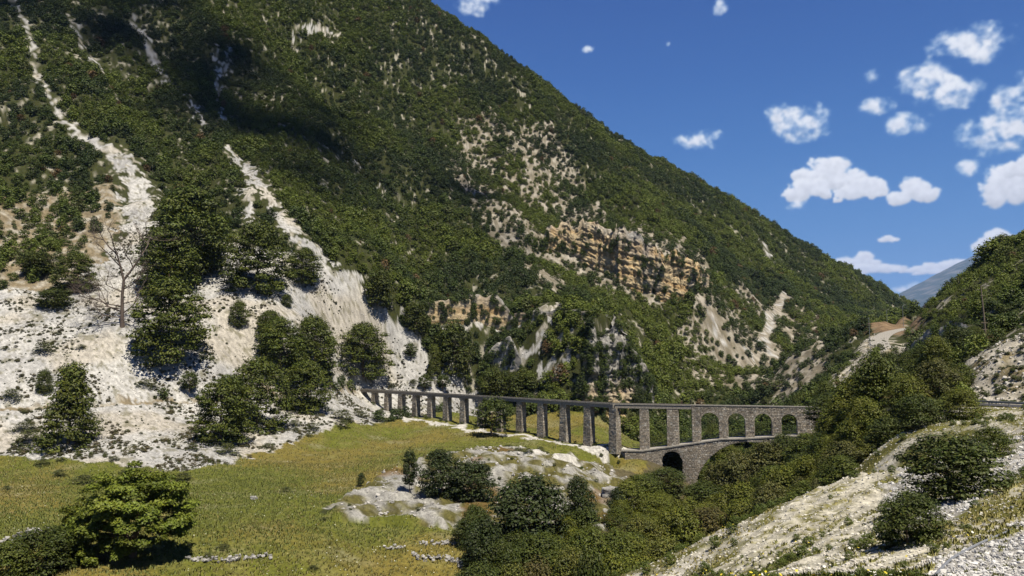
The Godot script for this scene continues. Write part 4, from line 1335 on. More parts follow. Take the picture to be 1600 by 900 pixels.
func facing(g: Geo, o: Vector3, along: Vector3, nn: Vector3, width: float, y0: float, y1: float, open: Callable, r: RandomNumberGenerator) -> void:
	# rough courses of stones standing proud of a wall face; o is the middle of the face at height zero
	var y := y0
	while y < y1:
		var ch := 0.3 + 0.16 * r.randf()
		var s := -width * 0.5 - r.randf() * 0.3
		while s < width * 0.5:
			var l := 0.4 + 0.6 * r.randf()
			var a := maxf(s, -width * 0.5)
			var b := minf(s + l, width * 0.5)
			s += l
			if b - a < 0.12: continue
			var m := (a + b) * 0.5
			if not open.call(m, y + ch * 0.5): continue
			var d := 0.02 + 0.09 * r.randf()
			var c := o + along * m + Vector3(0, y + ch * 0.5, 0) + nn * d * 0.5
			var ax := along * ((b - a) * 0.5 - 0.025)
			var ay := Vector3(0, ch * 0.5 - 0.025, 0)
			var col := stone_color(r) * (1.0 + 0.55 * n_fine.get_noise_3d(c.x * 5.0, c.y * 2.5, c.z * 5.0))
			var f := c + nn * d * 0.5
			var k := 0.8
			# front face and four slanted sides
			g.quad(f - ax * k - ay * k, f + ax * k - ay * k, f + ax * k + ay * k, f - ax * k + ay * k, nn, col)
			var e := c - nn * d
			for q in [[1.0, 1.0, 1.0, -1.0, along], [-1.0, 1.0, -1.0, -1.0, -along], [1.0, 1.0, -1.0, 1.0, Vector3.UP], [1.0, -1.0, -1.0, -1.0, Vector3.DOWN]]:
				var p: Vector3 = ax * q[0] + ay * q[1]
				var w: Vector3 = ax * q[2] + ay * q[3]
				g.quad(f + p * k, f + w * k, e + w, e + p, (q[4] * 0.8 + nn * 0.6).normalized(), col)
		y += ch

func always(_s: float, _y: float) -> bool:
	return true

func pier(parent: Node3D, at: Vector2, dir: Vector2, y0: float, y1: float, half: float, deep: float, flare: float, r: RandomNumberGenerator) -> void:
	var u := Vector3(dir.x, 0, dir.y)
	var w := Vector3(-dir.y, 0, dir.x)
	var core := Geo.new()
	var base := Vector3(at.x, 0, at.y)
	var lo := base + Vector3(0, y0, 0)
	var hi := base + Vector3(0, y1, 0)
	var col := Color(0.27, 0.24, 0.195)
	var f := 1.0 + flare
	var c0 := [lo - u * half * f - w * deep * f, lo + u * half * f - w * deep * f, lo + u * half * f + w * deep * f, lo - u * half * f + w * deep * f]
	var c1 := [hi - u * half - w * deep, hi + u * half - w * deep, hi + u * half + w * deep, hi - u * half + w * deep]
	for k in 4:
		var n: Vector3 = [-w, u, w, -u][k]
		core.quad(c0[k], c0[(k + 1) % 4], c1[(k + 1) % 4], c1[k], n, col)
	core.quad(c1[0], c1[1], c1[2], c1[3], Vector3.UP, col)
	var p := part("pier", core.mesh(), M.stone, parent)
	var g := Geo.new()
	# the facing is laid in four lifts so that it follows the batter of the pier
	for k in 4:
		var a := lerpf(y0, y1, k / 4.0)
		var b := lerpf(y0, y1, (k + 1) / 4.0)
		var fl := lerpf(f, 1.0, (k + 0.5) / 4.0)
		for s in [1.0, -1.0]:
			facing(g, base + w * deep * fl * s, u, w * s, half * 2.0 * fl, a, b, always, r)
			facing(g, base + u * half * fl * s, w, u * s, deep * 2.0 * fl, a, b, always, r)
	var st := part("stone_facing", g.mesh(), M.stone, p)
	st.set_meta("kind", "stuff")

func along_left(s: float) -> Vector2:
	return KNEE + LEFT_DIR * s

func along_right(s: float) -> Vector2:
	return KNEE + RIGHT_DIR * s

func deck_level(s: float) -> float:
	if s < 8.0: return -6.5 + (s - 8.0) * 0.02
	if s < 30.0: return lerpf(-6.5, -2.6, (s - 8.0) / 22.0)
	return lerpf(-2.6, -1.0, smooth(28.0, 55.0, s))

func beam(parent: Node3D, a: Vector2, b: Vector2) -> void:
	var g := Geo.new()
	var d := (b - a).normalized()
	var u := Vector3(d.x, 0, d.y)
	var w := Vector3(-d.y, 0, d.x)
	var m := Vector3((a.x + b.x) * 0.5, TOP, (a.y + b.y) * 0.5)
	var l := a.distance_to(b) * 0.5 - 0.02
	g.box(m - Vector3(0, 0.62, 0), u * l, Vector3(0, 0.5, 0), w * 1.08, Color(0.43, 0.395, 0.34))
	g.box(m - Vector3(0, 0.06, 0), u * l, Vector3(0, 0.075, 0), w * 1.22, Color(0.48, 0.45, 0.4))
	g.box(m + Vector3(0, 0.12, 0) + w * 0.85, u * l, Vector3(0, 0.11, 0), w * 0.2, Color(0.28, 0.26, 0.225))
	g.box(m + Vector3(0, 0.12, 0) - w * 0.85, u * l, Vector3(0, 0.11, 0), w * 0.2, Color(0.28, 0.26, 0.225))
	part("deck_span", g.mesh(), M.stone, parent)

func aqueduct() -> void:
	var r := RandomNumberGenerator.new()
	r.seed = 12
	var o := thing("aqueduct")
	tag(o, "long old stone aqueduct on square piers crossing the meadow edge", "aqueduct")
	for k in 14:
		var at := along_left(BAY * k)
		var y := ground(at.x, at.y)
		pier(o, at, LEFT_DIR, minf(y - 0.8, TOP - 2.0), TOP - 1.12, 1.28, 0.95, 0.1 + 0.008 * (TOP - y), r)
		beam(o, along_left(BAY * k + (0.0 if k > 0 else -0.3)), along_left(BAY * (k + 1)))
	# the channel runs into the hillside between low walls
	var g := Geo.new()
	for k in 3:
		var a := along_left(BAY * 14 + k * 3.0)
		g.box(Vector3(a.x, TOP - 1.6, a.y), Vector3(LEFT_DIR.x, 0, LEFT_DIR.y) * 1.5, Vector3(0, 1.6, 0), Vector3(-LEFT_DIR.y, 0, LEFT_DIR.x) * 1.05, Color(0.27, 0.25, 0.22))
	part("end_wall", g.mesh(), M.stone, o)
	for s in [8.6, 16.7]:
		pier(o, along_right(s), RIGHT_DIR, deck_level(s) - 0.6, TOP - 1.12, 1.3 if s < 10.0 else 1.6, 0.95, 0.05, r)
	beam(o, along_right(0.2), along_right(8.6))
	beam(o, along_right(8.6), along_right(16.7))
	beam(o, along_right(16.7), along_right(22.0))
	# the arcade on the bridge
	var st := [23.3, 30.7, 37.8, 44.9, 51.5]
	for k in st.size():
		var s: float = st[k]
		pier(o, along_right(s), RIGHT_DIR, deck_level(s) - 0.6, TOP - 0.14, 1.22, 0.95, 0.0, r)
		if k < st.size() - 1: arch(o, s + 1.22, st[k + 1] - 1.22, r)
	solid_wall(o, 52.72, 64.0, r)
	var cap := Geo.new()
	var ca := along_right(42.9)
	cap.box(Vector3(ca.x, TOP + 0.0, ca.y), Vector3(RIGHT_DIR.x, 0, RIGHT_DIR.y) * 20.9, Vector3(0, 0.13, 0), Vector3(-RIGHT_DIR.y, 0, RIGHT_DIR.x) * 1.1, Color(0.36, 0.335, 0.295))
	part("coping", cap.mesh(), M.stone, o)

func arch(parent: Node3D, s0: float, s1: float, r: RandomNumberGenerator) -> void:
	var g := Geo.new()
	var u := Vector3(RIGHT_DIR.x, 0, RIGHT_DIR.y)
	var w := Vector3(-RIGHT_DIR.y, 0, RIGHT_DIR.x)
	var rad := (s1 - s0) * 0.5
	var c := (s0 + s1) * 0.5
	var spring := TOP - 2.0 - rad
	var col := Color(0.27, 0.24, 0.195)
	var hi := TOP - 0.14
	var steps := 18
	for k in steps:
		var a0 := PI - PI * k / steps
		var a1 := PI - PI * (k + 1) / steps
		var pa := along_right(c + cos(a0) * rad)
		var pb := along_right(c + cos(a1) * rad)
		var ya := spring + sin(a0) * rad
		var yb := spring + sin(a1) * rad
		for s in [1.0, -1.0]:
			var off: Vector3 = w * 0.95 * s
			g.quad(Vector3(pa.x, ya, pa.y) + off, Vector3(pb.x, yb, pb.y) + off, Vector3(pb.x, hi, pb.y) + off, Vector3(pa.x, hi, pa.y) + off, w * s, col)
		var dn := -(u * cos((a0 + a1) * 0.5) + Vector3.UP * sin((a0 + a1) * 0.5))
		g.quad(Vector3(pa.x, ya, pa.y) + w * 0.95, Vector3(pb.x, yb, pb.y) + w * 0.95, Vector3(pb.x, yb, pb.y) - w * 0.95, Vector3(pa.x, ya, pa.y) - w * 0.95, dn, col)
	var p := part("arch", g.mesh(), M.stone, parent)
	var f := Geo.new()
	var m := along_right(c)
	var solid := func(s: float, y: float) -> bool: return y > spring and Vector2(s, y - spring).length() > rad + 0.25
	for s in [1.0, -1.0]: facing(f, Vector3(m.x, 0, m.y) + w * 0.95 * s, u, w * s, s1 - s0, spring, hi - 0.1, solid, r)
	# ring of wedge stones round the opening
	for k in 15:
		var a := PI * (k + 0.5) / 15.0
		for s in [1.0, -1.0]:
			var rd := u * cos(a) + Vector3.UP * sin(a)
			var tg := u * -sin(a) + Vector3.UP * cos(a)
			f.box(Vector3(m.x, spring, m.y) + rd * (rad + 0.2) + w * 0.95 * s, rd * 0.19, tg * (rad * PI / 32.0), w * (0.05 + 0.03 * r.randf()), stone_color(r))
	var stn := part("stone_facing", f.mesh(), M.stone, p)
	stn.set_meta("kind", "stuff")

func solid_wall(parent: Node3D, s0: float, s1: float, r: RandomNumberGenerator) -> void:
	var g := Geo.new()
	var u := Vector3(RIGHT_DIR.x, 0, RIGHT_DIR.y)
	var w := Vector3(-RIGHT_DIR.y, 0, RIGHT_DIR.x)
	var a := along_right((s0 + s1) * 0.5)
	var lo := deck_level(s0) - 3.0
	g.box(Vector3(a.x, (TOP - 0.14 + lo) * 0.5, a.y), u * (s1 - s0) * 0.5, Vector3(0, (TOP - 0.14 - lo) * 0.5, 0), w * 0.94, Color(0.21, 0.19, 0.165))
	var p := part("end_wall", g.mesh(), M.stone, parent)
	var f := Geo.new()
	for s in [1.0, -1.0]: facing(f, Vector3(a.x, 0, a.y) + w * 0.94 * s, u, w * s, s1 - s0, lo, TOP - 0.3, always, r)
	var stn := part("stone_facing", f.mesh(), M.stone, p)
	stn.set_meta("kind", "stuff")

func bridge_low(s: float, y_ground: float) -> float:
	# underside of the bridge: a little arch and one great arch over the gorge
	var a := s - 16.4
	if absf(a) < 2.9: return -9.4 + sqrt(maxf(0.0, 2.9 * 2.9 - a * a))
	var b := s - 38.0
	if absf(b) < 15.6: return -18.8 + sqrt(maxf(0.0, 15.6 * 15.6 - b * b))
	return y_ground

func stone_bridge() -> void:
	var r := RandomNumberGenerator.new()
	r.seed = 21
	var o := thing("stone_bridge")
	tag(o, "stone footbridge with a small and a great arch under the arcade", "bridge")
	var u := Vector3(RIGHT_DIR.x, 0, RIGHT_DIR.y)
	var w := Vector3(-RIGHT_DIR.y, 0, RIGHT_DIR.x)
	var g := Geo.new()
	var col := Color(0.27, 0.24, 0.195)
	var s := 3.0
	var step := 0.25
	var front := w * 1.9
	var back := w * -3.4
	while s < 62.0:
		var e := s + step
		var pa := along_right(s)
		var pb := along_right(e)
		var la := bridge_low(s + 0.001, -26.0)
		var lb := bridge_low(e - 0.001, -26.0)
		var ha := deck_level(s) - 0.35
		var hb := deck_level(e) - 0.35
		for off in [front, back]:
			var n: Vector3 = w if off == front else -w
			g.quad(Vector3(pa.x, la, pa.y) + off, Vector3(pb.x, lb, pb.y) + off, Vector3(pb.x, hb, pb.y) + off, Vector3(pa.x, ha, pa.y) + off, n, col)
		var dn := Vector3(0, -1, 0) + u * signf(lb - la) * minf(1.0, absf(lb - la) / step)
		g.quad(Vector3(pa.x, la, pa.y) + front, Vector3(pb.x, lb, pb.y) + front, Vector3(pb.x, lb, pb.y) + back, Vector3(pa.x, la, pa.y) + back, dn.normalized(), col)
		var lc := bridge_low(e + 0.001, -26.0)
		if absf(lc - lb) > 0.6:
			g.quad(Vector3(pb.x, lb, pb.y) + front, Vector3(pb.x, lc, pb.y) + front, Vector3(pb.x, lc, pb.y) + back, Vector3(pb.x, lb, pb.y) + back, u * signf(lb - lc), col)
		s = e
	var wall := part("spandrel_wall", g.mesh(), M.stone, o)
	var f := Geo.new()
	var m := along_right(32.5)
	var solid := func(q: float, y: float) -> bool:
		var t := q + 32.5
		return y < deck_level(t) - 0.45 and y > bridge_low(t, -26.0) + 0.2
	facing(f, Vector3(m.x, 0, m.y) + front, u, w, 59.0, -18.0, -1.2, solid, r)
	facing(f, Vector3(m.x, 0, m.y) + back, u, -w, 59.0, -14.0, -1.2, solid, r)
	var stn := part("stone_facing", f.mesh(), M.stone, wall)
	stn.set_meta("kind", "stuff")
	# pale ring of dressed stones round the great arch
	var ring := Geo.new()
	for k in 24:
		var a := PI * (k + 0.5) / 46.0
		var rd := u * cos(a) + Vector3.UP * sin(a)
		var tg := u * -sin(a) + Vector3.UP * cos(a)
		var c := along_right(38.0)
		var t := 0.85 + 0.3 * r.randf()
		ring.box(Vector3(c.x, -18.8, c.y) + rd * 15.95 + front, rd * 0.42, tg * 0.5, w * (0.06 + 0.05 * r.randf()), Color(0.42 * t, 0.395 * t, 0.345 * t))
	part("arch_ring", ring.mesh(), M.stone, o)
	var d := Geo.new()
	s = 2.0
	while s < 62.0:
		var e := s + 2.0
		var pa := along_right(s)
		var pb := along_right(e)
		var ya := deck_level(s)
		var yb := deck_level(e)
		var A := Vector3(pa.x, ya, pa.y)
		var B := Vector3(pb.x, yb, pb.y)
		var h := Vector3(0, -0.35, 0)
		var f2 := front + w * 0.22
		var b2 := back - w * 0.2
		var cc := Color.WHITE
		d.quad(A + f2, B + f2, B + b2, A + b2, Vector3.UP, cc)
		d.quad(A + f2 + h, B + f2 + h, B + f2, A + f2, w, cc)
		d.quad(A + b2 + h, B + b2 + h, B + b2, A + b2, -w, cc)
		d.quad(A + f2 + h, B + f2 + h, B + b2 + h, A + b2 + h, Vector3.DOWN, cc)
		s = e
	part("deck_slab", d.mesh(), M.concrete, o)
	var rail := thing("bridge_railing")
	tag(rail, "pale metal railing along the bridge deck behind the piers", "railing")
	var rows := [0.95, 0.5]
	for y in rows:
		var rg := Geo.new()
		var pts := []
		var rad := []
		s = 5.0
		while s < 60.0:
			var p := along_right(s)
			pts.append(Vector3(p.x, deck_level(s) + y, p.y) + back + w * 0.2)
			rad.append(0.055)
			s += 2.0
		rg.tube(pts, rad, 6)
		part("rail", rg.mesh(), M.concrete, rail)
	s = 5.0
	while s < 60.0:
		var p := along_right(s)
		var pg := Geo.new()
		var b := Vector3(p.x, deck_level(s), p.y) + back + w * 0.2
		pg.tube([b - Vector3(0, 0.05, 0), b + Vector3(0, 1.0, 0)], [0.06, 0.06], 6)
		part("post", pg.mesh(), M.concrete, rail)
		s += 2.0

# ---------------------------------------------------------------- roads and street furniture
func road_ribbon(r: Dictionary) -> void:
	var g := Geo.new()
	var pts: Array = r.pts
	for k in pts.size():
		var d: Vector3 = pts[mini(k + 1, pts.size() - 1)] - pts[maxi(k - 1, 0)]
		var w := Vector3(-d.z, 0, d.x).normalized()
		for s in [-1.0, 1.0]:
			g.v.append(pts[k] + w * r.wide * s)
			g.n.append(Vector3.UP)
			g.c.append(Color.WHITE)
	for k in pts.size() - 1:
		var b := k * 2
		g.i.append_array([b, b + 2, b + 1, b + 1, b + 2, b + 3])
	var o := part("road", g.mesh(), r.mat, self)
	tag(o, r.label, "", "", "structure")

func smooth_line(p: Array, per: int) -> Array:
	var c := Curve3D.new()
	for k in p.size():
		var d: Vector3 = (p[mini(k + 1, p.size() - 1)] - p[maxi(k - 1, 0)]) * 0.17
		c.add_point(p[k], -d, d)
	var o := []
	var l := c.get_baked_length()
	for k in per + 1: o.append(c.sample_baked(l * k / per, true))
	return o

func guard_rail(line: Array, side: float, label: String) -> void:
	var o := thing("guard_rail", line[0])
	tag(o, label, "guard rail")
	var b := Geo.new()
	var since := 0.0
	var prev := Vector3.ZERO
	var pts := []
	for k in line.size():
		var d: Vector3 = line[mini(k + 1, line.size() - 1)] - line[maxi(k - 1, 0)]
		var w := Vector3(-d.z, 0, d.x).normalized() * side
		pts.append(line[k] + w - line[0])
	# corrugated beam: a folded section swept along the road's edge
	var prof := [Vector2(0, 0.42), Vector2(0.06, 0.48), Vector2(0, 0.56), Vector2(0, 0.6), Vector2(0.06, 0.68), Vector2(0, 0.74)]
	for k in pts.size() - 1:
		var d: Vector3 = (pts[k + 1] - pts[k]).normalized()
		var w := Vector3(-d.z, 0, d.x) * signf(side)
		for q in prof.size() - 1:
			var a: Vector2 = prof[q]
			var c: Vector2 = prof[q + 1]
			var n := (w + Vector3.UP * (0.6 if c.x < a.x else -0.6)).normalized()
			b.quad(pts[k] + w * a.x + Vector3(0, a.y, 0), pts[k + 1] + w * a.x + Vector3(0, a.y, 0), pts[k + 1] + w * c.x + Vector3(0, c.y, 0), pts[k] + w * c.x + Vector3(0, c.y, 0), n)
	part("beam", b.mesh(), M.metal, o)
	for k in pts.size():
		if k % 2: continue
		var g := Geo.new()
		g.box(pts[k] + Vector3(0, 0.3, 0), Vector3(0.05, 0, 0), Vector3(0, 0.45, 0), Vector3(0, 0, 0.05))
		part("post", g.mesh(), M.metal, o)

func poles() -> void:
	var y := ground(121.0, -189.1)
	var o := thing("utility_pole", Vector3(121.0, y, -189.1))
	tag(o, "tall timber utility pole with crossarms on the right hillside", "utility pole")
	var g := Geo.new()
	g.tube([Vector3(0, -1, 0), Vector3(-0.2, 7, 0), Vector3(-0.55, 14.2, 0)], [0.24, 0.2, 0.14], 8)
	part("pole", g.mesh(), M.timber, o)
	for a in [[4.6, 0.9], [2.9, 0.7], [11.6, 0.5]]:
		var c := Geo.new()
		c.box(Vector3(-0.25, a[0], 0.12), Vector3(a[1], 0, 0), Vector3(0, 0.09, 0), Vector3(0, 0, 0.08))
		part("crossarm", c.mesh(), M.timber, o)
	var l := Geo.new()
	l.tube([Vector3(-0.55, 13.9, 0), Vector3(0.1, 14.3, 0.1), Vector3(0.7, 14.2, 0.2)], [0.06, 0.06, 0.05], 6)
	l.box(Vector3(1.0, 14.15, 0.25), Vector3(0.4, 0, 0), Vector3(0, 0.1, 0), Vector3(0, 0, 0.18))
	part("lamp_head", l.mesh(), M.concrete, o)
	for a in [[207.5, -392.0, 11.0, "street lamp with its arm beside the upper road bend", 1.2], [203.0, -400.0, 9.0, "second, shorter street lamp behind the upper road bend", 0.8]]:
		var q := thing("street_lamp", Vector3(a[0], ground(a[0], a[1]), a[1]))
		tag(q, a[3], "street lamp")
		var s := Geo.new()
		s.tube([Vector3(0, -0.6, 0), Vector3(0, a[2] * 0.6, 0), Vector3(0, a[2], 0), Vector3(a[4] * 0.6, a[2] + 0.35, 0)], [0.13, 0.11, 0.08, 0.06], 7)
		part("pole", s.mesh(), M.metal, q)
		var hd := Geo.new()
		hd.box(Vector3(a[4], a[2] + 0.38, 0), Vector3(0.5, 0.05, 0), Vector3(0, 0.09, 0), Vector3(0, 0, 0.18))
		part("lamp_head", hd.mesh(), M.concrete, q)
	var p := thing("thin_pole", Vector3(125.9, ground(125.9, -260.6), -260.6))
	tag(p, "thin bare metal pole rising from the trees below the upper road", "pole")
	var tg := Geo.new()
	tg.tube([Vector3(0, -0.8, 0), Vector3(0, 7, 0), Vector3(-0.1, 14.0, 0)], [0.11, 0.09, 0.06], 7)
	part("shaft", tg.mesh(), M.metal, p)
	var br := Geo.new()
	br.box(Vector3(-0.1, 13.6, 0), Vector3(0.35, 0, 0), Vector3(0, 0.05, 0), Vector3(0, 0, 0.05))
	part("bracket", br.mesh(), M.metal, p)

# ---------------------------------------------------------------- small things
func dry_wall(label: String, a: Vector2, b: Vector2, wide: float, tall: float, sd: int, loose: float) -> void:
	var r := RandomNumberGenerator.new()
	r.seed = sd
	var o := thing("dry_stone_wall", Vector3(a.x, ground(a.x, a.y), a.y))
	tag(o, label, "stone wall")
	var xf := []
	var cols := []
	var l := a.distance_to(b)
	var side := (b - a).orthogonal().normalized()
	var bend := r.randf() * 6.0
	for k in int(l * 8.0 * wide):
		var t := r.randf()
		var q := a.lerp(b, t) + side * (r.randfn() * 0.45 * wide + sin(t * 7.0 + bend) * wide * 0.7)
		if n_fine.get_noise_2d(q.x * 2.0, q.y * 2.0) > loose: continue
		var s := 0.22 + 0.42 * r.randf()
		var y := ground(q.x, q.y) + r.randf() * tall
		xf.append(Transform3D(Basis.from_euler(Vector3(r.randf() * 6, r.randf() * 6, 0)).scaled_local(Vector3(s * 1.3, s * 0.7, s)), Vector3(q.x, y, q.y) - o.position))
		var c := 0.14 + 0.22 * r.randf()
		cols.append(Color(c, c * 0.965, c * 0.9))
	var mm := MultiMesh.new()
	mm.transform_format = MultiMesh.TRANSFORM_3D
	mm.use_colors = true
	mm.mesh = rock_mesh(sd + 40)
	mm.instance_count = xf.size()
	for q in xf.size():
		mm.set_instance_transform(q, xf[q])
		mm.set_instance_color(q, cols[q])
	var mi := MultiMeshInstance3D.new()
	mi.name = "stones"
	mi.multimesh = mm
	mi.material_override = M.rock
	mi.set_meta("kind", "stuff")
	o.add_child(mi)

func boulder(called: String, label: String, x: float, z: float, size: Vector3, sd: int, col: Color) -> void:
	var g := Geo.new()
	var f := FastNoiseLite.new()
	noise_setup(f, sd, 1.1, 3)
	var rings := 14
	var seg := 22
	for a in rings + 1:
		for b in seg:
			var th := PI * a / rings
			var ph := TAU * b / seg
			var d := Vector3(sin(th) * cos(ph), cos(th), sin(th) * sin(ph))
			var k := 1.0 + f.get_noise_3d(d.x * 1.4, d.y * 1.4, d.z * 1.4) * 0.7
			var p := d * k
			p = Vector3(clampf(p.x, -0.85, 0.9), clampf(p.y, -0.8, 0.75), clampf(p.z, -0.9, 0.85))
			g.v.append(p * size * 0.5)
			var t := 0.8 + 0.4 * rng.randf()
			g.c.append(Color(col.r * t * 1.3, col.g * t * 1.3, col.b * t * 1.3))
	for a in rings:
		for b in seg:
			var o := a * seg + b
			var q := a * seg + (b + 1) % seg
			g.i.append_array([o, q, o + seg, q, q + seg, o + seg])
	var st := SurfaceTool.new()
	st.create_from(g.mesh(), 0)
	st.generate_normals()
	var m := part(called, st.commit(), M.stone, self)
	m.position = Vector3(x, ground(x, z) + size.y * 0.2, z)
	tag(m, label, "rock")

func small_things() -> void:
	dry_wall("ruined stone wall line in the grass right of the spreading tree", Vector2(-44.8, -103.6), Vector2(-33.9, -107.4), 0.9, 0.5, 1, 0.35)
	dry_wall("ruined stone wall along the terrace below the knoll", Vector2(-20.2, -120.2), Vector2(-7.7, -126.8), 0.8, 0.4, 2, 0.15)
	dry_wall("tumbled stone wall slanting to the bush below the knoll", Vector2(-15.5, -118.4), Vector2(-7.8, -118.9), 1.2, 0.5, 3, 0.3)
	dry_wall("heap of wall stones at the meadow's left border", Vector2(-71.0, -106.0), Vector2(-75.1, -118.4), 1.6, 0.6, 4, 0.4)
	boulder("stone_block", "pale squarish stone block lying alone in the meadow", -51.0, -149.2, Vector3(1.6, 1.3, 1.3), 4, Color(0.36, 0.35, 0.32))
	boulder("boulder", "large grey boulder on the right shoulder of the knoll", 21.6, -165.5, Vector3(4.6, 3.6, 3.4), 9, Color(0.33, 0.32, 0.30))
	boulder("boulder", "rounded pale boulder beside the wall heap at the left border", -70.5, -121.0, Vector3(1.5, 1.2, 1.2), 15, Color(0.42, 0.41, 0.38))
	var o := thing("driftwood_pile", Vector3(-86.0, ground(-86.0, -180.9), -180.9))
	tag(o, "small heap of dead grey branches at the scree foot", "branches")
	for k in 7:
		var g := Geo.new()
		var an := k * 1.1
		var d := Vector3(cos(an), 0.35 + 0.1 * (k % 3), sin(an))
		g.tube([d * -1.2 + Vector3(0, 0.45, 0), d * 0.3 + Vector3(0, 0.5, 0), d * 1.5 + Vector3(0.2, 0.5, 0)], [0.16, 0.12, 0.05], 6)
		part("branch", g.mesh(), M.deadwood, o)
	var f := thing("fallen_branch", Vector3(-122.2, ground(-122.2, -263.0), -263.0))
	tag(f, "dark fallen branch lying on the scree below the bare tree", "branch")
	var fg := Geo.new()
	var pts := []
	for q in [[-4.5, 0.0], [-1.5, -0.3], [1.5, 0.0], [4.0, 1.0]]:
		pts.append(Vector3(q[0], ground(-122.2 + q[0], -263.0 + q[1]) - f.position.y + 0.25, q[1]))
	fg.tube(pts, [0.25, 0.22, 0.18, 0.1], 6)
	part("stem", fg.mesh(), M.bark, f)
	var tw := Geo.new()
	tw.tube([pts[1], pts[1] + Vector3(-0.8, 0.8, 0.4), pts[1] + Vector3(-1.4, 1.2, 0.5)], [0.12, 0.08, 0.03], 5)
	part("side_twig", tw.mesh(), M.bark, f)
	var p := thing("drain_pipe", Vector3(15.0, ground(15.0, -25.8), -25.8))
	tag(p, "dark plastic pipe lying along the gravel of the near bank", "pipe")
	var line := smooth_line([Vector3(12.4, 0, -22.4), Vector3(13.2, 0, -23.6), Vector3(14.8, 0, -25.6), Vector3(16.4, 0, -26.8), Vector3(18.2, 0, -27.6)], 16)
	var pp := []
	var rr := []
	for q in line:
		pp.append(Vector3(q.x, ground(q.x, q.z) + 0.05, q.z) - p.position)
		rr.append(0.05)
	var pg := Geo.new()
	pg.tube(pp, rr, 8)
	part("pipe_wall", pg.mesh(), M.plastic, p)
	var eg := Geo.new()
	eg.tube([pp[0], pp[0] + (pp[1] - pp[0]).normalized() * 0.25], [0.07, 0.07], 8)
	part("coupling", eg.mesh(), M.plastic, p)

# ---------------------------------------------------------------- far land
func far_land() -> void:
	var g := Geo.new()
	var cols := 120
	var rows := 50
	for b in rows + 1:
		for a in cols + 1:
			var x := 2000.0 + 2700.0 * a / cols
			var v := float(b) / rows
			var z := -4300.0 - 2600.0 * v
			var top := 438.0 + (x - 3230.0) * 0.5
			var h := maxf(top, 60.0) * smooth(-0.15, 0.72, v)
			h += (n_mid.get_noise_2d(x * 0.12, z * 0.05) * 60.0 + n_fine.get_noise_2d(x * 0.05, z * 0.03) * 22.0) * smooth(0.0, 0.3, v) * (1.0 - 0.8 * smooth(0.6, 0.75, v))
			g.v.append(Vector3(x, h - 30.0, z) * 3.0)
			var c := Color(0.05, 0.065, 0.04).lerp(Color(0.15, 0.145, 0.12), smooth(0.0, 0.5, n_fine.get_noise_2d(x * 0.16, z * 0.1) + 0.5 * n_mid.get_noise_2d(x * 0.5, z * 0.3)))
			g.c.append(c)
	for b in rows:
		for a in cols:
			var o := b * (cols + 1) + a
			g.i.append_array([o, o + cols + 1, o + 1, o + 1, o + cols + 1, o + cols + 2])
	var t := SurfaceTool.new()
	t.create_from(g.mesh(), 0)
	t.generate_normals()
	var m := part("far_mountain", t.commit(), M.rock, self)
	tag(m, "hazy blue mountain slope at the end of the valley", "", "", "structure")
	g = Geo.new()
	for b in 31:
		for a in 61:
			var x := 900.0 + 1100.0 * a / 60.0
			var v := b / 30.0
			var z := -1900.0 - 500.0 * v
			var h := (118.0 + (x - 1300.0) * 0.05 + n_mid.get_noise_2d(x * 0.4, 3.0) * 30.0) * sin(PI * clampf(v, 0, 1) * 0.6 + 0.1) + n_fine.get_noise_2d(x * 0.4, z * 0.4) * 8.0
			g.v.append(Vector3(x, h, z))
			g.c.append(Color(0.03, 0.042, 0.014) * (0.7 + 0.6 * rng.randf()))
	for b in 30:
		for a in 60:
			var o := b * 61 + a
			g.i.append_array([o, o + 61, o + 1, o + 1, o + 61, o + 62])
	t = SurfaceTool.new()
	t.create_from(g.mesh(), 0)
	t.generate_normals()
	m = part("far_hill", t.commit(), M.rock, self)
	tag(m, "dark wooded hill in the gap of the valley", "", "", "structure")
	var pl := PlaneMesh.new()
	pl.size = Vector2(50000, 50000)
	var gr := part("ground", pl, mat(Color(0.30, 0.32, 0.22), 1.0, false), self)
	gr.position = Vector3(0, -90, -4000)
	tag(gr, "low land reaching to the horizon", "", "", "structure")

func overhead_cloud() -> void:
	# a cumulus above the valley, out of the picture, whose shade lies on the upper slope
	var g := Geo.new()
	var r := RandomNumberGenerator.new()
	r.seed = 8
	for k in 24:
		var t := r.randf()
		var c := Vector3(lerpf(-260.0, 260.0, t) + r.randfn() * 50.0, r.randf() * 45.0, lerpf(-70.0, 110.0, t) + r.randfn() * 60.0)
		var rad := 14.0 + 26.0 * r.randf() * (1.0 - 0.5 * absf(t - 0.5))
		var b := g.v.size()
		for i in 9:
			for j in 14:
				var d := Vector3(sin(PI * i / 8.0) * cos(TAU * j / 14.0), cos(PI * i / 8.0) * 0.8, sin(PI * i / 8.0) * sin(TAU * j / 14.0))
				var p := c + d * rad
				g.v.append(p + d * n_fine.get_noise_3d(p.x, p.y, p.z) * rad * 0.5)
				g.n.append(d.normalized())
				g.c.append(Color(0.9, 0.9, 0.9))
		for i in 8:
			for j in 14:
				var o := b + i * 14 + j
				var q := b + i * 14 + (j + 1) % 14
				g.i.append_array([o, q, o + 14, q, q + 14, o + 14])
	var m := part("cloud", g.mesh(), mat(Color.WHITE, 1.0), self)
	m.position = Vector3(1195, 6000, 1777)
	tag(m, "white cloud overhead that shades the upper slope", "", "", "structure")

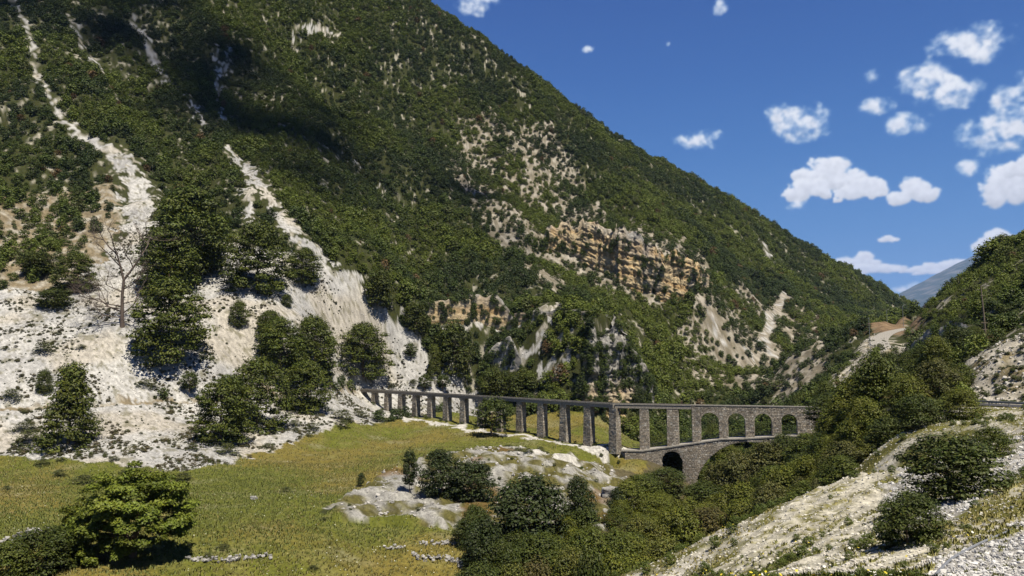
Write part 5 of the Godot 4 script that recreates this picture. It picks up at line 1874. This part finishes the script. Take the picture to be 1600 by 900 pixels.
# ---------------------------------------------------------------- sky
func sky_image() -> Image:
	var w := 4096
	var h := 2048
	var strip := Image.create(4, h, false, Image.FORMAT_RGB8)
	var stops := [[0.0, Color8(140, 180, 219)], [4.0, Color8(114, 163, 212)], [9.0, Color8(88, 142, 201)], [15.0, Color8(67, 120, 186)], [21.0, Color8(54, 102, 172)], [27.0, Color8(47, 89, 160)], [45.0, Color8(40, 76, 145)], [90.0, Color8(33, 65, 130)]]
	for y in h:
		var el := 90.0 - 180.0 * (y + 0.5) / h
		var c: Color = stops[0][1]
		for k in stops.size() - 1:
			if el >= stops[k][0]: c = stops[k][1].lerp(stops[k + 1][1], clampf((el - stops[k][0]) / (stops[k + 1][0] - stops[k][0]), 0, 1))
		for x in 4: strip.set_pixel(x, y, c)
	strip.resize(w, h, Image.INTERPOLATE_NEAREST)
	var f := FastNoiseLite.new()
	noise_setup(f, 91, 0.030, 5)
	for c in CLOUDS: cloud(strip, f, c[0], c[1], c[2], c[3], c[4])
	var r := RandomNumberGenerator.new()
	r.seed = 44
	for k in 130:
		# the same kind of small clouds all round the sky
		var az := r.randf() * 360.0
		if az < 42.0 or az > 318.0: continue
		var el := 3.0 + 45.0 * pow(r.randf(), 1.6)
		cloud(strip, f, az, el, 1.0 + 2.4 * r.randf(), 0.6 + 1.1 * r.randf(), r.randi() % 2)
	return strip

func cloud(im: Image, f: FastNoiseLite, az: float, el: float, aw: float, ah: float, wispy: int) -> void:
	# a heap of round puffs on a flat base, or a torn veil
	var pxd := im.get_width() / 360.0
	var cx := az * pxd
	var cy := (90.0 - el) * pxd
	var rx := aw * pxd * 1.3
	var ry := ah * pxd * 1.3
	var r := RandomNumberGenerator.new()
	r.seed = int(az * 131.0 + el * 977.0 + 5000.0)
	var puffs := []
	for k in 13:
		var px := lerpf(-0.72, 0.72, (k + r.randf()) / 13.0)
		var pr := (0.22 + 0.3 * r.randf()) * (1.0 - 0.45 * absf(px))
		puffs.append(Vector3(px, 0.42 - pr * (0.8 + r.randf() * 1.1) - 0.25 * r.randf() * (1.0 - absf(px)), pr))
	for y in range(int(cy - ry) - 1, int(cy + ry) + 2):
		for x in range(int(cx - rx) - 1, int(cx + rx) + 2):
			var dx := (x - cx) / rx
			var dy := (y - cy) / ry
			var n := f.get_noise_2d(x * 1.6, y * 1.9)
			var n2 := f.get_noise_2d(x * 4.6 + 500.0, y * 5.2)
			var a := 0.0
			var v := 1.0
			if wispy == 0:
				var best := -1.0
				var glow := 0.0
				var total := 0.001
				var qx := dx + n2 * 0.10
				var qy := dy + n * 0.12
				for p in puffs:
					var ux: float = (qx - p.x) / p.z
					var uy: float = (qy - p.y) / p.z
					var s := 1.0 - ux * ux * 0.8 - uy * uy
					if s > -0.4:
						best = maxf(best, s)
						var w := pow(maxf(s + 0.4, 0.0), 3.0)
						glow += w * (0.5 - uy * 0.5)
						total += w
				if best < -0.3: continue
				a = smooth(-0.22, 0.42, best + n * 0.5 + n2 * 0.25)
				a *= 1.0 - smooth(0.42, 0.85, dy + n * 0.3)
				v = clampf(0.86 + 0.17 * clampf(glow / total, 0.0, 1.0) + n2 * 0.06 - 0.07 * smooth(0.0, 0.6, dy), 0.78, 1.0)
			else:
				var e := 1.0 - dx * dx - dy * dy
				if e <= 0.0: continue
				a = smooth(0.12, 1.15, e * 0.95 + n * 0.85 + n2 * 0.25) * 0.96
				v = clampf(0.97 + n2 * 0.06 - 0.05 * dy, 0.85, 1.0)
			if a <= 0.0: continue
			var xx := posmod(x, im.get_width())
			im.set_pixel(xx, y, im.get_pixel(xx, y).lerp(Color(v * 0.985, v * 0.992, minf(1.0, v * 1.015)), a))

# ---------------------------------------------------------------- the scene
func _ready() -> void:
	var cam := Camera3D.new()
	cam.name = "camera"
	cam.position = Vector3(0, 20, 0)
	cam.rotation_degrees = Vector3(5.4, 0, 0)
	cam.fov = 42.57
	cam.near = 0.3
	cam.far = 45000.0
	add_child(cam)
	cam.current = true
	var env := Environment.new()
	env.background_mode = Environment.BG_SKY
	var sm := PanoramaSkyMaterial.new()
	sm.panorama = ImageTexture.create_from_image(sky_image())
	env.sky = Sky.new()
	env.sky.sky_material = sm
	env.tonemap_mode = Environment.TONE_MAPPER_LINEAR
	env.tonemap_exposure = 1.8
	env.background_energy_multiplier = 0.56
	env.sdfgi_enabled = true
	env.ssao_enabled = true
	env.ssil_enabled = true
	env.fog_enabled = true
	env.fog_density = 0.000022
	env.fog_light_color = Color(0.62, 0.76, 1.0)
	var we := WorldEnvironment.new()
	we.name = "environment"
	we.environment = env
	add_child(we)
	var sun := DirectionalLight3D.new()
	sun.name = "sun"
	sun.light_energy = 1.55
	sun.light_color = Color(1.0, 0.965, 0.90)
	sun.light_angular_distance = 0.5
	sun.shadow_enabled = true
	add_child(sun)
	sun.look_at_from_position(Vector3(0.22, 0.90, 0.37) * 100.0, Vector3.ZERO, Vector3(0, 0, -1))

	rng.seed = 2024
	noise_setup(n_big, 1, 0.004, 3)
	noise_setup(n_mid, 2, 0.02, 4)
	noise_setup(n_fine, 3, 0.06, 4)
	noise_setup(n_rid, 4, 0.012, 3)
	noise_setup(n_rock, 5, 0.05, 3)
	make_materials()
	for a in [["meadow", MEADOW_EDGE], ["scree", SCREE_EDGE], ["brown", BROWN_PATCH], ["rocky", ROCKY_FACE], ["lower_right", LOWER_RIGHT_SLOPE], ["knoll", KNOLL], ["fan", GRAVEL_FAN], ["strip", GRAVEL_STRIP], ["corner", GRAVEL_CORNER], ["rill", RILL_BANK], ["right_scree", RIGHT_SCREE], ["right_cuts", RIGHT_CUTS], ["earth", EARTH_BANK]]: add_zone(a[0], a[1])
	for c in CHUTES:
		var d := {"p": PackedVector2Array(), "w": PackedFloat32Array()}
		for k in c.size() / 3:
			d.p.append(Vector2(c[k * 3], c[k * 3 + 1]))
			d.w.append(c[k * 3 + 2] * 0.5)
		var rect := Rect2(d.p[0], Vector2.ZERO)
		for q in d.p: rect = rect.expand(q)
		d.rect = rect.grow(c[c.size() - 1] + 12.0)
		chutes.append(d)
	for c in CLIFFS:
		var d := {"tone": c[0], "pts": PackedVector3Array(), "hs": PackedFloat32Array()}
		for k in (c.size() - 1) / 4:
			d.pts.append(Vector3(c[1 + k * 4], c[2 + k * 4], c[3 + k * 4]))
			d.hs.append(c[4 + k * 4])
		var rect := Rect2(Vector2(d.pts[0].x, d.pts[0].z), Vector2.ZERO)
		for q in d.pts: rect = rect.expand(Vector2(q.x, q.z))
		d.rect = rect.grow(62.0)
		cliffs.append(d)
	for k in FOOT_PATH.size() / 2: path_pts.append(Vector2(FOOT_PATH[k * 2], FOOT_PATH[k * 2 + 1]))
	for k in TERRACE_TRACK.size() / 2: track_pts.append(Vector2(TERRACE_TRACK[k * 2], TERRACE_TRACK[k * 2 + 1]))
	var road_a := smooth_line([Vector3(92, 13.9, -58), Vector3(84, 13.6, -75), Vector3(76, 13.3, -97), Vector3(72.5, 13.0, -112), Vector3(71.5, 12.6, -126), Vector3(73, 12.0, -138), Vector3(78, 11.4, -150)], 60)
	var road_b := smooth_line(ROAD_B, 60)
	for q in road_b: road_line.append(Vector2(q.x, q.z))
	roads.append({"pts": road_a, "half": 4.2, "blend": 13.0, "wide": 3.2, "mat": M.road, "label": "grey asphalt road behind the guard rail on the near side"})
	roads.append({"pts": road_b, "half": 4.4, "blend": 9.0, "wide": 3.4, "mat": M.concrete, "label": "pale road bending round the hillside at the valley's end"})
	for r in roads:
		var rect := Rect2(Vector2(r.pts[0].x, r.pts[0].z), Vector2.ZERO)
		for q in r.pts: rect = rect.expand(Vector2(q.x, q.z))
		r.rect = rect.grow(20.0)
	for a in GULLIES:
		var p := PackedVector2Array()
		for k in (a.size() - 2) / 2: p.append(Vector2(a[2 + k * 2], a[3 + k * 2]))
		var rect := Rect2(p[0], Vector2.ZERO)
		for q in p: rect = rect.expand(q)
		gullies.append({"deep": a[0], "wide": a[1], "p": p, "rect": rect.grow(a[1] * 2.0)})
	build_heights()
	build_terrain()
	build_cliffs()
	far_land()
	overhead_cloud()
	for r in roads: road_ribbon(r)
	aqueduct()
	stone_bridge()
	make_protos()
	hand_placed_trees()
	foreground_tree()
	bare_tree()
	guard_rail(road_a, -3.5, "steel guard rail beside the asphalt road on the near side")
	guard_rail(road_b.slice(0, 30), -3.7, "steel guard rail below the upper road bend")
	poles()
	small_things()
	scatter_shrubs()
	ground_cover()
